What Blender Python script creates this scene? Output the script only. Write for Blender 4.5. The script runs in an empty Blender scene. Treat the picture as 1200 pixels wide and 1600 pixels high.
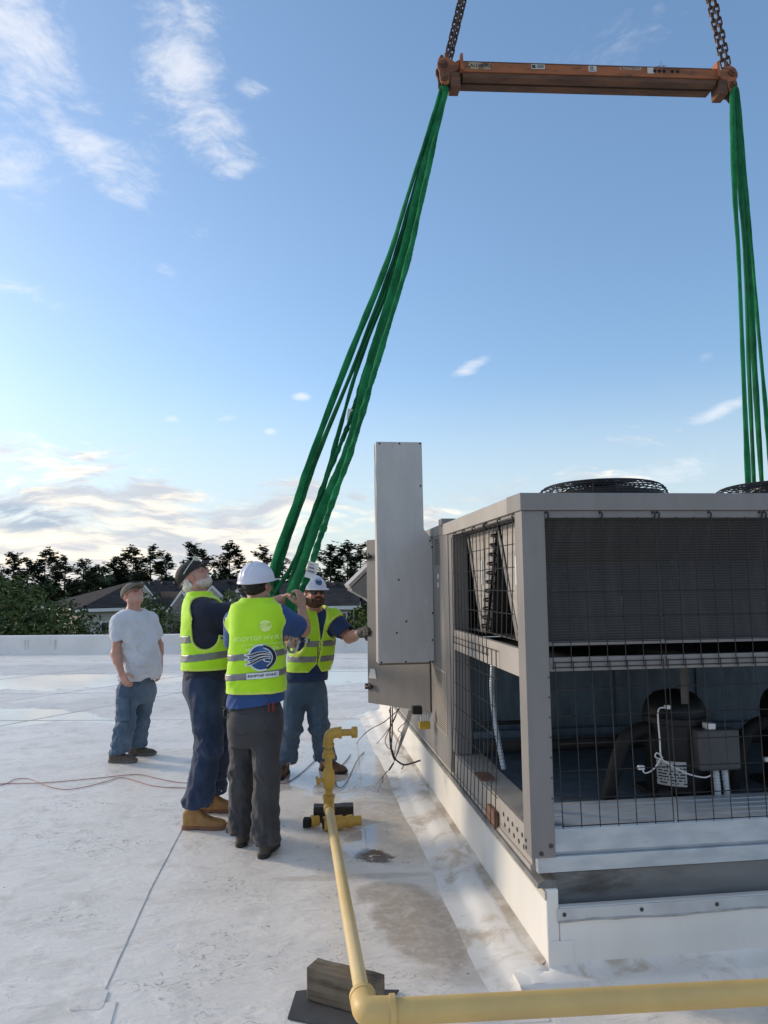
import bpy, bmesh, math, random
import numpy as np
from mathutils import Vector, Matrix
from mathutils.bvhtree import BVHTree
rnd = random.Random(7)
R = math.radians
PI = math.pi
sc = bpy.context.scene
C = sc.collection
# ------------------------------------------------------------------ camera
FPX, CAMH = 1150.0, 1.68
PITCH, ROLL = math.atan(110 / 1150.0), 0.0125
_r = np.array([1, 0, 0.]); _u = np.array([0, -math.sin(PITCH), math.cos(PITCH)]); _f = np.array([0, math.cos(PITCH), math.sin(PITCH)])
CX = math.cos(ROLL) * _r - math.sin(ROLL) * _u
CY = math.sin(ROLL) * _r + math.cos(ROLL) * _u
cam = bpy.data.cameras.new('camera'); cam_o = bpy.data.objects.new('camera', cam); C.objects.link(cam_o)
cam_o.matrix_world = Matrix(((CX[0], CY[0], -_f[0], 0), (CX[1], CY[1], -_f[1], 0), (CX[2], CY[2], -_f[2], CAMH), (0, 0, 0, 1)))
cam.sensor_fit = 'VERTICAL'; cam.sensor_height = 36.0; cam.lens = 36.0 * FPX / 1600.0
cam.clip_start = 0.05; cam.clip_end = 4000
sc.camera = cam_o
def at(px, py, Y):                      # photograph measurement -> point of the place at distance Y
    d = CX * (px - 600) / FPX + CY * (800 - py) / FPX + _f
    return np.array([0, 0, CAMH]) + d * Y / d[1]
def on_floor(px, py, z=0.0):
    d = CX * (px - 600) / FPX + CY * (800 - py) / FPX + _f
    return np.array([0, 0, CAMH]) + d * (z - CAMH) / d[2]
# ------------------------------------------------------------------ light
SUN_AZ, SUN_EL = R(-64), R(16)          # azimuth from +Y, negative = towards -X (left)
view = sc.view_settings
view.view_transform = 'Standard'; view.look = 'None'; view.exposure = 0.50; view.gamma = 1.0; view.use_curve_mapping = False
sun = bpy.data.lights.new('sun', 'SUN'); sun.energy = 1.8; sun.angle = R(9); sun.color = (1.0, 0.84, 0.64)
sun_o = bpy.data.objects.new('sun', sun); C.objects.link(sun_o)
sdir = Vector((math.sin(SUN_AZ) * math.cos(SUN_EL), math.cos(SUN_AZ) * math.cos(SUN_EL), math.sin(SUN_EL)))
sun_o.rotation_euler = sdir.to_track_quat('Z', 'Y').to_euler(); sun_o.location = (-20, 10, 15)

class NT:                               # small node-graph helper
    def __init__(s, tree): s.t = tree; s.n = tree.nodes; s.l = tree.links
    def node(s, typ, **kw):
        n = s.n.new(typ)
        for k, v in kw.items(): setattr(n, k, v)
        return n
    def put(s, sock, v):
        if hasattr(v, 'is_linked') or isinstance(v, bpy.types.NodeSocket): s.l.new(v, sock)
        else: sock.default_value = v
    def m(s, op, a, b=0.0, c=0.0, clamp=False):
        n = s.node('ShaderNodeMath', operation=op, use_clamp=clamp)
        s.put(n.inputs[0], a); s.put(n.inputs[1], b)
        if len(n.inputs) > 2: s.put(n.inputs[2], c)
        return n.outputs[0]
    def mix(s, fac, a, b, blend='MIX'):
        n = s.node('ShaderNodeMix', data_type='RGBA', blend_type=blend)
        s.put(n.inputs[0], fac); s.put(n.inputs[6], a); s.put(n.inputs[7], b)
        return n.outputs[2]
    def ramp(s, fac, a, b, lo=0.0, hi=1.0, smooth=True):
        n = s.node('ShaderNodeMapRange', interpolation_type='SMOOTHSTEP' if smooth else 'LINEAR')
        s.put(n.inputs[0], fac); n.inputs[1].default_value = a; n.inputs[2].default_value = b
        n.inputs[3].default_value = lo; n.inputs[4].default_value = hi
        return n.outputs[0]
    def noise(s, vec, scale, detail=4, rough=0.55, dist=0.0):
        n = s.node('ShaderNodeTexNoise'); s.put(n.inputs['Vector'], vec)
        n.inputs['Scale'].default_value = scale; n.inputs['Detail'].default_value = detail
        n.inputs['Roughness'].default_value = rough; n.inputs['Distortion'].default_value = dist
        return n.outputs[0]
    def scl(s, vec, k, off=(0, 0, 0)):
        n = s.node('ShaderNodeMapping'); s.put(n.inputs[0], vec)
        n.inputs[3].default_value = k; n.inputs[1].default_value = off
        return n.outputs[0]
def rgb(*c): return (c[0], c[1], c[2], 1.0)

world = bpy.data.worlds.new('World'); sc.world = world; world.use_nodes = True
W = NT(world.node_tree)
bg = W.n['Background']
sky = W.node('ShaderNodeTexSky', sky_type='NISHITA', sun_disc=False)
sky.sun_elevation = SUN_EL; sky.sun_rotation = SUN_AZ; sky.altitude = 50; sky.air_density = 1.0; sky.dust_density = 1.0; sky.ozone_density = 4.0
SKY_STRENGTH, SKY_SAT = 0.144, 1.02
tc = W.node('ShaderNodeTexCoord').outputs['Generated']
sep = W.node('ShaderNodeSeparateXYZ'); W.put(sep.inputs[0], tc)
dx, dy, dz = sep.outputs
az = W.m('ARCTAN2', dx, dy)
el = W.m('ARCSINE', dz)
comb = W.node('ShaderNodeCombineXYZ'); W.put(comb.inputs[0], az); W.put(comb.inputs[1], el)
ae = comb.outputs[0]
# drifting altocumulus / cirrus: wisps laid along a slanting wind direction
warp = W.node('ShaderNodeVectorMath', operation='ADD')
nz = W.node('ShaderNodeTexNoise'); W.put(nz.inputs['Vector'], ae); nz.inputs['Scale'].default_value = 5; nz.inputs['Detail'].default_value = 3
wsc = W.node('ShaderNodeVectorMath', operation='SCALE'); W.put(wsc.inputs[0], nz.outputs['Color']); wsc.inputs['Scale'].default_value = 0.09
W.put(warp.inputs[0], ae); W.put(warp.inputs[1], wsc.outputs[0]); aw = warp.outputs[0]
rot = W.node('ShaderNodeMapping'); W.put(rot.inputs[0], aw); rot.inputs[2].default_value = (0, 0, R(38)); rot.inputs[3].default_value = (1.0, 2.3, 1)
wis = W.noise(rot.outputs[0], 9.0, 8, 0.66, 0.25)
fine = W.noise(rot.outputs[0], 34.0, 5, 0.6)
def blob(a0, e0, sa, se, tilt=0.0, k=1.0):      # a cloud's own place in the sky (azimuth, elevation in degrees)
    du = W.m('SUBTRACT', az, R(a0)); dv = W.m('SUBTRACT', el, R(e0))
    c_, s_ = math.cos(R(tilt)), math.sin(R(tilt))
    uu = W.m('DIVIDE', W.m('ADD', W.m('MULTIPLY', du, c_), W.m('MULTIPLY', dv, s_)), R(sa))
    vv = W.m('DIVIDE', W.m('SUBTRACT', W.m('MULTIPLY', dv, c_), W.m('MULTIPLY', du, s_)), R(se))
    d = W.m('SQRT', W.m('ADD', W.m('MULTIPLY', uu, uu), W.m('MULTIPLY', vv, vv)))
    return W.m('MULTIPLY', W.ramp(d, 1.5, 0.0), k)
def sky_ang(px, py):
    d = CX * (px - 600) / FPX + CY * (800 - py) / FPX + _f; d = d / np.linalg.norm(d)
    return math.degrees(math.atan2(d[0], d[1])), math.degrees(math.asin(d[2]))
cov = None
for px, py, sa, se, tilt, k in [(40, 95, 7.5, 5.0, -40, .95), (275, 85, 4.4, 7.0, -22, .92), (325, 190, 5.2, 3.0, -30, .95), (120, 215, 8.5, 2.3, -27, .9), (15, 250, 4.2, 3.4, -38, .9),
                              (365, 262, 2.4, 1.1, 20, .8), (395, 140, 2.4, 1.0, 10, .68), (320, 365, 2.6, 1.4, -12, .62), (265, 425, 2.0, .8, -22, .55), (60, 465, 7.0, 1.1, -8, .7),
                              (472, 619, 1.15, .5, 0, 1.0), (735, 574, 2.2, .7, 24, .9), (1130, 640, 3.0, .8, 18, 1.0), (1105, 560, 1.9, .9, 20, .55), (422, 674, .7, .35, 0, .8), (350, 655, 1.3, .4, 6, .7), (1000, 30, 12, 3.5, 10, .34),
                              (1020, 745, 9.0, 1.6, 12, .62), (270, 655, .9, .4, 0, .7)]:
    a0, e0 = sky_ang(px, py)
    b = blob(a0, e0, sa, se, tilt, k)
    cov = b if cov is None else W.m('MAXIMUM', cov, b)
# denser bright cloud added out of view to lift light on camera-facing sides
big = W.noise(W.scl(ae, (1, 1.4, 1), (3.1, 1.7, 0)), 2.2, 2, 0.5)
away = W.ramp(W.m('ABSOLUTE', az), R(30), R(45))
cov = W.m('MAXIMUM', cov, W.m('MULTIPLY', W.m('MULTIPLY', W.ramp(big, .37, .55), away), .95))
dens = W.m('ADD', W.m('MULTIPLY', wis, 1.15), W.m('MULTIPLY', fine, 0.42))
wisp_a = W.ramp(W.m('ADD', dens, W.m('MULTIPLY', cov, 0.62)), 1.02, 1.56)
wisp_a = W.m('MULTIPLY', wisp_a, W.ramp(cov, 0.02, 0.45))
# the low bank of cumulus towards the horizon
low_v = W.scl(aw, (1.0, 3.6, 1), (0.35, 0.1, 0))
ln = W.noise(low_v, 7.5, 7, 0.62)
lown = W.ramp(el, R(13.0), R(2.2))
lbias = W.ramp(az, R(18), R(-25), -1.4, 1.0)
low_a = W.ramp(W.m('ADD', ln, W.m('ADD', W.m('MULTIPLY', lown, .25), W.m('MULTIPLY', W.m('MULTIPLY', lbias, lown), .10))), 0.62, 0.80)
puff = None
for px, py, sa, se, k in [(150, 700, 4.5, 1.6, .26), (130, 745, 4.0, 1.2, .24), (390, 772, 3.2, 1.0, .24), (560, 775, 2.4, 1.0, .24), (30, 760, 3.5, 1.6, .22), (330, 715, 2.6, .7, .18), (470, 800, 3.5, .8, .2), (250, 800, 4, .8, .2)]:
    b = blob(*sky_ang(px, py), sa, se, 0, k); puff = b if puff is None else W.m('MAXIMUM', puff, b)
low_a = W.m('MAXIMUM', low_a, W.ramp(W.m('ADD', ln, puff), 0.66, 0.80))
low_a = W.m('MULTIPLY', low_a, W.ramp(el, R(14.5), R(7.5)))
shade = W.noise(W.scl(aw, (1.0, 5.0, 1), (0.38, 0.17, 0)), 9.0, 5, 0.6)
low_c = W.mix(W.ramp(shade, 0.40, 0.66), rgb(.46, .48, .53), rgb(.98, .87, .70))
a0, e0 = sky_ang(35, 808)
darkc = W.m('MULTIPLY', blob(a0, e0, 4.2, 1.15, -4, 1.0), W.ramp(ln, .38, .52))
low_c = W.mix(darkc, low_c, rgb(.26, .34, .45))
low_a = W.m('MAXIMUM', low_a, W.m('MULTIPLY', darkc, .95))
skyc = W.node('ShaderNodeVectorMath', operation='SCALE'); W.put(skyc.inputs[0], sky.outputs[0]); skyc.inputs['Scale'].default_value = SKY_STRENGTH
hs = W.node('ShaderNodeHueSaturation'); W.put(hs.inputs['Color'], skyc.outputs[0]); hs.inputs['Saturation'].default_value = SKY_SAT
gm = W.node('ShaderNodeGamma'); W.put(gm.inputs[0], hs.outputs[0]); gm.inputs[1].default_value = 0.8
hazy = W.mix(W.ramp(el, R(17), R(4), 0, .6), gm.outputs[0], rgb(.52, .585, .60))
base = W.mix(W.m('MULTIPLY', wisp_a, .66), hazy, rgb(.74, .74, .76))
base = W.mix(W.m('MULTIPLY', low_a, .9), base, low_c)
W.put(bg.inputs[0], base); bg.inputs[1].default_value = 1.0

# ------------------------------------------------------------------ materials
MATS = {}
def mat(name, col, rough=.6, metal=0.0, col2=None, scale=6.0, stretch=(1, 1, 1), lo=.35, hi=.65, bump=0.0, bscale=None, bdist=.004, rvar=0.0, spec=.5,
        dirt=None, dscale=3.0, dlo=.55, dhi=.75, coat=0.0, attr=None, sheen=0.0, trans=0.0, detail=5, subs=0.0):
    if name in MATS: return MATS[name]
    m = bpy.data.materials.new(name); m.use_nodes = True
    N = NT(m.node_tree); b = N.n['Principled BSDF']
    co = N.node('ShaderNodeTexCoord').outputs['Object']; cs = N.scl(co, stretch)
    c = rgb(*col)
    if attr:
        an = N.node('ShaderNodeAttribute', attribute_name=attr); c = an.outputs['Color']
    if col2 is not None:
        f = N.ramp(N.noise(cs, scale, detail), lo, hi)
        if attr: c = N.mix(N.m('MULTIPLY', f, .5), c, rgb(*col2), 'MULTIPLY')
        else: c = N.mix(f, c, rgb(*col2))
    if dirt is not None:
        f = N.ramp(N.noise(N.scl(co, stretch, (5, 3, 1)), dscale, 7, .65, .4), dlo, dhi)
        c = N.mix(f, c, rgb(*dirt))
    N.put(b.inputs['Base Color'], c)
    b.inputs['Roughness'].default_value = rough; b.inputs['Metallic'].default_value = metal
    b.inputs['Specular IOR Level'].default_value = spec
    if rvar:
        N.put(b.inputs['Roughness'], N.ramp(N.noise(cs, scale * 1.7, 4), .3, .7, max(rough - rvar, .03), min(rough + rvar, 1)))
    if coat: b.inputs['Coat Weight'].default_value = coat
    if sheen: b.inputs['Sheen Weight'].default_value = sheen
    if subs:
        b.inputs['Subsurface Weight'].default_value = subs; b.inputs['Subsurface Radius'].default_value = (.02, .008, .004); b.inputs['Subsurface Scale'].default_value = .5
    if trans: b.inputs['Transmission Weight'].default_value = trans
    if bump:
        bn = N.node('ShaderNodeBump'); bn.inputs['Strength'].default_value = bump; bn.inputs['Distance'].default_value = bdist
        N.put(bn.inputs['Height'], N.noise(cs, bscale or scale * 3, 5)); N.l.new(bn.outputs[0], b.inputs['Normal'])
    MATS[name] = m
    return m

# ------------------------------------------------------------------ mesh helpers
class MB:
    def __init__(s): s.v = []; s.f = []; s.mi = []; s.cur = 0
    def add(s, vs, fs):
        o = len(s.v); s.v += [tuple(map(float, v)) for v in vs]
        for f in fs: s.f.append(tuple(i + o for i in f)); s.mi.append(s.cur)
        return s
    def box(s, x0, x1, y0, y1, z0, z1):
        return s.add([(x0, y0, z0), (x1, y0, z0), (x1, y1, z0), (x0, y1, z0), (x0, y0, z1), (x1, y0, z1), (x1, y1, z1), (x0, y1, z1)],
                     [(0, 3, 2, 1), (4, 5, 6, 7), (0, 1, 5, 4), (1, 2, 6, 5), (2, 3, 7, 6), (3, 0, 4, 7)])
    def hexa(s, a): return s.add(a, [(0, 3, 2, 1), (4, 5, 6, 7), (0, 1, 5, 4), (1, 2, 6, 5), (2, 3, 7, 6), (3, 0, 4, 7)])
    def prism(s, poly, axis, a, b):     # polygon in the two other axes, extruded along axis from a to b
        n = len(poly); vs = []
        for t in (a, b):
            for p, q in poly:
                vs.append({0: (t, p, q), 1: (p, t, q), 2: (p, q, t)}[axis])
        return s.add(vs, [tuple(range(n - 1, -1, -1)), tuple(range(n, 2 * n))] + [(i, (i + 1) % n, (i + 1) % n + n, i + n) for i in range(n)])
    def tube(s, path, r, n=8, caps=True, flat=1.0, closed=False, twist=None):
        P_ = [Vector(p) for p in path]; m = len(P_)
        rs = r if hasattr(r, '__len__') else [r] * m
        T = []
        for i in range(m):
            if closed: t = P_[(i + 1) % m] - P_[i - 1]
            else: t = P_[min(i + 1, m - 1)] - P_[max(i - 1, 0)]
            T.append(t.normalized() if t.length > 1e-9 else Vector((0, 0, 1)))
        up = Vector((0, 0, 1)) if abs(T[0].z) < .9 else Vector((1, 0, 0))
        nrm = (up - T[0] * up.dot(T[0])).normalized(); vs = []; fs = []
        for i in range(m):
            if i: nrm = (nrm - T[i] * nrm.dot(T[i])).normalized()
            bn = T[i].cross(nrm)
            tw = twist[i] if twist is not None else 0.0
            for k in range(n):
                a = 2 * PI * k / n; ca, sa = math.cos(a) * flat, math.sin(a)
                x = ca * math.cos(tw) - sa * math.sin(tw); y = ca * math.sin(tw) + sa * math.cos(tw)
                vs.append(P_[i] + (nrm * x + bn * y) * rs[i])
        for i in range(m if closed else m - 1):
            for k in range(n):
                j = (i + 1) % m
                fs.append((i * n + k, i * n + (k + 1) % n, j * n + (k + 1) % n, j * n + k))
        if caps and not closed:
            fs.append(tuple(range(n - 1, -1, -1))); fs.append(tuple((m - 1) * n + k for k in range(n)))
        return s.add(vs, fs)
    def lathe(s, prof, c=(0, 0, 0), axis=(0, 0, 1), n=24):   # prof: (radius, height) pairs
        ax = Vector(axis).normalized(); up = Vector((0, 0, 1)) if abs(ax.z) < .9 else Vector((1, 0, 0))
        e1 = (up - ax * up.dot(ax)).normalized(); e2 = ax.cross(e1); c = Vector(c); vs = []; fs = []
        for r, h in prof:
            for k in range(n):
                a = 2 * PI * k / n; vs.append(c + ax * h + (e1 * math.cos(a) + e2 * math.sin(a)) * max(r, 1e-5))
        for i in range(len(prof) - 1):
            for k in range(n): fs.append((i * n + k, i * n + (k + 1) % n, (i + 1) * n + (k + 1) % n, (i + 1) * n + k))
        fs.append(tuple(range(n - 1, -1, -1))); fs.append(tuple((len(prof) - 1) * n + k for k in range(n)))
        return s.add(vs, fs)
    def build(s, name, m, parent=None, smooth=False, bevel=0.0, auto=None):
        me = bpy.data.meshes.new(name); me.from_pydata(s.v, [], s.f)
        ms = m if isinstance(m, (list, tuple)) else [m]
        for k in ms: me.materials.append(k)
        if len(ms) > 1: me.polygons.foreach_set('material_index', s.mi)
        me.update()
        if smooth: me.polygons.foreach_set('use_smooth', [True] * len(me.polygons))
        if auto: me.set_sharp_from_angle(angle=R(auto))
        o = bpy.data.objects.new(name, me); C.objects.link(o)
        if parent is not None: o.parent = parent
        if bevel:
            md = o.modifiers.new('bevel', 'BEVEL'); md.width = bevel; md.segments = 2; md.limit_method = 'ANGLE'
        return o
def tag(o, label=None, cat=None, group=None, kind=None):
    if label: o['label'] = label
    if cat: o['category'] = cat
    if group: o['group'] = group
    if kind: o['kind'] = kind
    return o
def thing(name, label, cat, loc=(0, 0, 0), rz=0.0, group=None):
    o = bpy.data.objects.new(name, None); C.objects.link(o); o.location = loc; o.rotation_euler = (0, 0, rz); o.empty_display_size = .1
    return tag(o, label, cat, group)
def copy_tree(o, parent=None):
    c = o.copy(); C.objects.link(c); c.parent = parent
    for ch in list(o.children): copy_tree(ch, c)
    return c
def smooth_path(pts, n=8):
    P_ = [np.array(p, float) for p in pts]; P_ = [2 * P_[0] - P_[1]] + P_ + [2 * P_[-1] - P_[-2]]; out = []
    for i in range(1, len(P_) - 2):
        a, b, c, d = P_[i - 1:i + 3]
        for k in range(n):
            t = k / n
            out.append(.5 * ((2 * b) + (c - a) * t + (2 * a - 5 * b + 4 * c - d) * t * t + (-a + 3 * b - 3 * c + d) * t ** 3))
    out.append(P_[-2]); return out
def text_mesh(txt, size, bold=0.0, spacing=1.0):
    cu = bpy.data.curves.new('t', 'FONT'); cu.body = txt; cu.size = size; cu.align_x = 'CENTER'; cu.align_y = 'CENTER'; cu.offset = bold; cu.space_character = spacing; cu.resolution_u = 3
    o = bpy.data.objects.new('t', cu); C.objects.link(o)
    dg = bpy.context.evaluated_depsgraph_get(); me = bpy.data.meshes.new_from_object(o.evaluated_get(dg))
    vs = [tuple(v.co) for v in me.vertices]; fs = [tuple(p.vertices) for p in me.polygons]
    bpy.data.objects.remove(o); bpy.data.meshes.remove(me); bpy.data.curves.remove(cu)
    return vs, fs
# ------------------------------------------------------------------ the setting: roof, ground
def roof_material():
    m = bpy.data.materials.new('white_membrane'); m.use_nodes = True; MATS['white_membrane'] = m
    N = NT(m.node_tree); b = N.n['Principled BSDF']
    co = N.node('ShaderNodeTexCoord').outputs['Object']
    sp = N.node('ShaderNodeSeparateXYZ'); N.put(sp.inputs[0], co); x, y, _ = sp.outputs
    n1 = N.noise(co, .9, 6, .6, .3); n2 = N.noise(co, 4.2, 6, .65, .5); n3 = N.noise(N.scl(co, (1, 1, 1), (3, 9, 0)), 16, 5, .7, .6); n4 = N.noise(co, 70, 4, .7)
    edge = N.m('ADD', N.m('MULTIPLY', N.m('SUBTRACT', n2, .5), 1.3), N.m('MULTIPLY', N.m('SUBTRACT', N.noise(N.scl(co, (1, 1, 1), (7, 2, 0)), 1.1, 4, .6, .8), .5), 1.9))
    def patch(px, py, rx, ry, tilt=0.0, soft=.35, k=1.0):      # an ellipse with a ragged rim, in metres on the roof
        c0 = on_floor(px, py)
        du = N.m('SUBTRACT', x, float(c0[0])); dv = N.m('SUBTRACT', y, float(c0[1])); ca, sa = math.cos(R(tilt)), math.sin(R(tilt))
        uu = N.m('DIVIDE', N.m('ADD', N.m('MULTIPLY', du, ca), N.m('MULTIPLY', dv, sa)), rx)
        vv = N.m('DIVIDE', N.m('SUBTRACT', N.m('MULTIPLY', dv, ca), N.m('MULTIPLY', du, sa)), ry)
        d = N.m('ADD', N.m('SQRT', N.m('ADD', N.m('MULTIPLY', uu, uu), N.m('MULTIPLY', vv, vv))), N.m('MULTIPLY', edge, 1.0 if soft > .2 else .7))
        return N.m('MULTIPLY', N.ramp(d, 1.0 + soft * .5, 1.0 - soft * .5), k)
    def maxof(lst):
        r_ = lst[0]
        for q in lst[1:]: r_ = N.m('MAXIMUM', r_, q)
        return r_
    c = N.mix(N.ramp(n1, .3, .7), rgb(.88, .82, .745), rgb(.76, .71, .64))
    c = N.mix(N.ramp(n2, .46, .74, 0, .7), c, rgb(.56, .53, .485))
    # foot scuffs and grime: thin curved marks collected in patches
    wv = N.node('ShaderNodeTexWave', wave_type='RINGS', bands_direction='X'); N.put(wv.inputs['Vector'], co); wv.inputs['Scale'].default_value = 5.5; wv.inputs['Distortion'].default_value = 22; wv.inputs['Detail'].default_value = 4; wv.inputs['Detail Scale'].default_value = 1.6
    scuff = N.m('MULTIPLY', N.m('MULTIPLY', N.ramp(wv.outputs[0], .72, .98), N.ramp(n3, .44, .60)), N.ramp(N.noise(N.scl(co, (1, 1, 1), (11, 4, 0)), 1.7, 3, .6), .48, .62))
    c = N.mix(N.m('MULTIPLY', scuff, .7), c, rgb(.30, .28, .26))
    c = N.mix(N.ramp(n4, .70, .82, 0, .4), c, rgb(.34, .32, .30))
    vo = N.node('ShaderNodeTexVoronoi'); N.put(vo.inputs['Vector'], co); vo.inputs['Scale'].default_value = 3.3
    c = N.mix(N.ramp(vo.outputs['Distance'], .035, .02, 0, .85), c, rgb(.12, .11, .10))
    # a faint tread of water-borne dirt where the roof drains, brown settled silt
    silt = maxof([patch(655, 1445, .20, .50, 14, .5, .85), patch(610, 1395, .22, .16, 0, .5, .75), patch(700, 1475, .16, .22, 10, .5, .7), patch(745, 1520, .32, .14, 0, .6, .5), patch(640, 1300, .45, .5, 0, .7, .5), patch(640, 1225, .30, .8, 8, .7, .75), patch(735, 1400, .10, .55, 14, .7, .6), patch(600, 1270, .35, .3, 0, .6, .55), patch(700, 1330, .12, .5, 14, .7, .5), patch(560, 1370, .5, .05, 4, .4, .4)])
    c = N.mix(N.m('MULTIPLY', silt, N.ramp(n3, .2, .62, .45, 1)), c, rgb(.39, .315, .24))
    rust = N.m('MULTIPLY', patch(583, 1336, .10, .13, 40, .5), N.ramp(n3, .36, .46))
    c = N.mix(rust, c, N.mix(N.ramp(n4, .35, .65), rgb(.05, .03, .02), rgb(.15, .09, .055)))
    far = maxof([patch(120, 1045, 4.5, .9, 0, .6, .4), patch(60, 1110, 2.4, .9, 10, .6, .3)])
    c = N.mix(far, c, rgb(.40, .38, .35))
    wet = maxof([patch(545, 1190, .55, 1.0, 0, .22), patch(590, 1125, .42, .8, 0, .3), patch(470, 1215, .55, .42, 0, .25), patch(575, 1310, .14, .33, -22, .2), patch(545, 1055, .8, 1.3, 0, .2), patch(90, 1066, 2.3, .95, 4, .12), patch(-40, 1068, 2.6, 1.1, 4, .12), patch(75, 1118, .35, 1.25, 62, .2), patch(15, 1128, .6, .4, 0, .2), patch(230, 1160, .5, .3, 0, .3, .35), patch(520, 1500, .25, .2, 0, .5, .25)])
    c = N.mix(N.m('MULTIPLY', wet, .32), c, rgb(.33, .33, .335))
    N.put(b.inputs['Base Color'], c)
    rgh = N.ramp(n2, .3, .75, .42, .62)
    mr = N.node('ShaderNodeMix', data_type='FLOAT'); N.put(mr.inputs[0], wet); N.put(mr.inputs[2], rgh); mr.inputs[3].default_value = .045
    N.put(b.inputs['Roughness'], mr.outputs[0])
    bn = N.node('ShaderNodeBump'); bn.inputs['Distance'].default_value = .012
    N.put(bn.inputs['Strength'], N.m('MULTIPLY', N.m('SUBTRACT', 1.0, N.m('MULTIPLY', wet, .97)), .75))
    wr = N.noise(N.scl(co, (1.0, 2.4, 1)), 5.5, 5, .55, 1.2)
    N.put(bn.inputs['Height'], N.m('ADD', N.m('ADD', wr, N.m('MULTIPLY', n3, .25)), N.m('MULTIPLY', scuff, -.1))); N.l.new(bn.outputs[0], b.inputs['Normal'])
    return m
roof_mat = roof_material()
PB = (np.array([-9.736, 18.82]), np.array([-0.99, 18.34]))   # parapet foot line
def par_y(x): return PB[0][1] + (x - PB[0][0]) * (PB[1][1] - PB[0][1]) / (PB[1][0] - PB[0][0])
XL, XR, GZ = -34.0, 16.0, -8.5
m = MB(); m.hexa([(XL, -7, GZ), (XR, -7, GZ), (XR, par_y(XR) + .35, GZ), (XL, par_y(XL) + .35, GZ), (XL, -7, 0), (XR, -7, 0), (XR, par_y(XR) + .35, 0), (XL, par_y(XL) + .35, 0)])
roof = tag(m.build('roof', roof_mat), kind='structure')
seam_m = mat('seam_grime', (.34, .32, .29), .7, col2=(.56, .53, .49), scale=9)
def seam(pts, w=.007, h=.003, m_=None):
    mb = MB()
    for a, b in zip(pts[:-1], pts[1:]):
        a = np.array(a[:2]); b = np.array(b[:2]); d = (b - a) / np.linalg.norm(b - a); q = np.array([-d[1], d[0]]) * w / 2
        mb.hexa([(*(a - q), -.002), (*(b - q), -.002), (*(b + q), -.002), (*(a + q), -.002), (*(a - q), h), (*(b - q), h), (*(b + q), h), (*(a + q), h)])
    return mb.build('seam', m_ or seam_m, roof)
seam([on_floor(165, 1545), on_floor(235, 1390), on_floor(283, 1298), on_floor(345, 1175), on_floor(385, 1100), on_floor(420, 1040)], .0048)
seam([on_floor(781, 1543), on_floor(700, 1382), on_floor(611, 1203), on_floor(575, 1130)], .006)
lap_m = mat('faint_lap', (.56, .545, .52), .6)
for y in (9.3, 11.6, 14.2, 16.6): seam([(XL + 4, y + 1.25), (.2, y)], .010, .003, lap_m)
for x0, y0, x1, y1 in ((-6.6, 9.6, -2.9, 15.2), (-4.9, 8.8, -1.9, 14.1), (-9.5, 10.0, -5.2, 16.5)): seam([(x0, y0), (x1, y1)], .010, .003, lap_m)
patch_m = mat('membrane_patch', (.58, .575, .56), .5, col2=(.46, .45, .43), scale=7, dirt=(.33, .31, .29), dscale=30, dlo=.6, dhi=.7)
def mem_patch(corners, rad=.05, h=.004, m_=None):
    cs = [np.array(on_floor(*c)[:2]) for c in corners]; mb = MB(); poly = []
    for i in range(4):
        p, a, b = cs[i], cs[i - 1], cs[(i + 1) % 4]; da = (a - p) / np.linalg.norm(a - p); db = (b - p) / np.linalg.norm(b - p)
        for t in np.linspace(0, 1, 5): poly.append(p + da * rad * (1 - t) ** 2 + db * rad * t ** 2)
    mb.prism([tuple(q) for q in poly][::-1] if np.cross(cs[1] - cs[0], cs[2] - cs[1]) < 0 else [tuple(q) for q in poly], 2, -.001, h)
    mb.v = [(v[0], v[1], v[2]) for v in mb.v]
    return mb.build('membrane_patch', m_ or patch_m, roof)
mem_patch([(104, 1580), (159, 1580), (170, 1548), (118, 1546)], .03, .006, roof_mat)
mem_patch([(88, 1640), (162, 1640), (183, 1563), (108, 1586)], .02, .0045, roof_mat)
mem_patch([(800, 1600), (860, 1596), (852, 1585), (806, 1588)], .01, .003, roof_mat)
grass_m = mat('grass_ground', (.045, .07, .025), .95, col2=(.07, .085, .035), scale=.2)
m = MB(); m.add([(-1500, -1500, GZ - .05), (1500, -1500, GZ - .05), (1500, 1500, GZ - .05), (-1500, 1500, GZ - .05)], [(0, 1, 2, 3)])
tag(m.build('ground', grass_m), kind='structure')
# parapet along the far edge
par_m = mat('parapet_membrane', (.76, .73, .69), .5, col2=(.68, .65, .61), scale=1.5, dirt=(.42, .41, .40), dscale=2.5, dlo=.62, dhi=.8, bump=.15, bscale=3, bdist=.02)
prof = [(-.10, -.01), (-.03, .035), (0, .09), (.015, .36), (.035, .415), (.075, .44), (.24, .45), (.29, .43), (.30, .36), (.30, -.01)]
m = MB(); xs = np.linspace(XL + .01, XR - .01, 60); n = len(prof)
vs = [(x, par_y(x) + p * 1.0, z + (rnd.random() - .5) * .006 * (z > .3)) for x in xs for p, z in prof]
m.add(vs, [(i * n + k, i * n + k + 1, (i + 1) * n + k + 1, (i + 1) * n + k) for i in range(len(xs) - 1) for k in range(n - 1)])
par = tag(m.build('parapet_wall', par_m, smooth=True, auto=40), 'long low white parapet wall along the far edge of the roof', 'wall')
jm = mat('parapet_joint', (.55, .53, .51), .7)
for px in (33, 38, 81, 83, 300, 420, 540):
    x = at(px, 1000, 18.6)[0]; mb = MB(); mb.box(x, x + .02, par_y(x) + .0, par_y(x) + .02, .1, .34); mb.build('joint_strip', jm, par)

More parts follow.
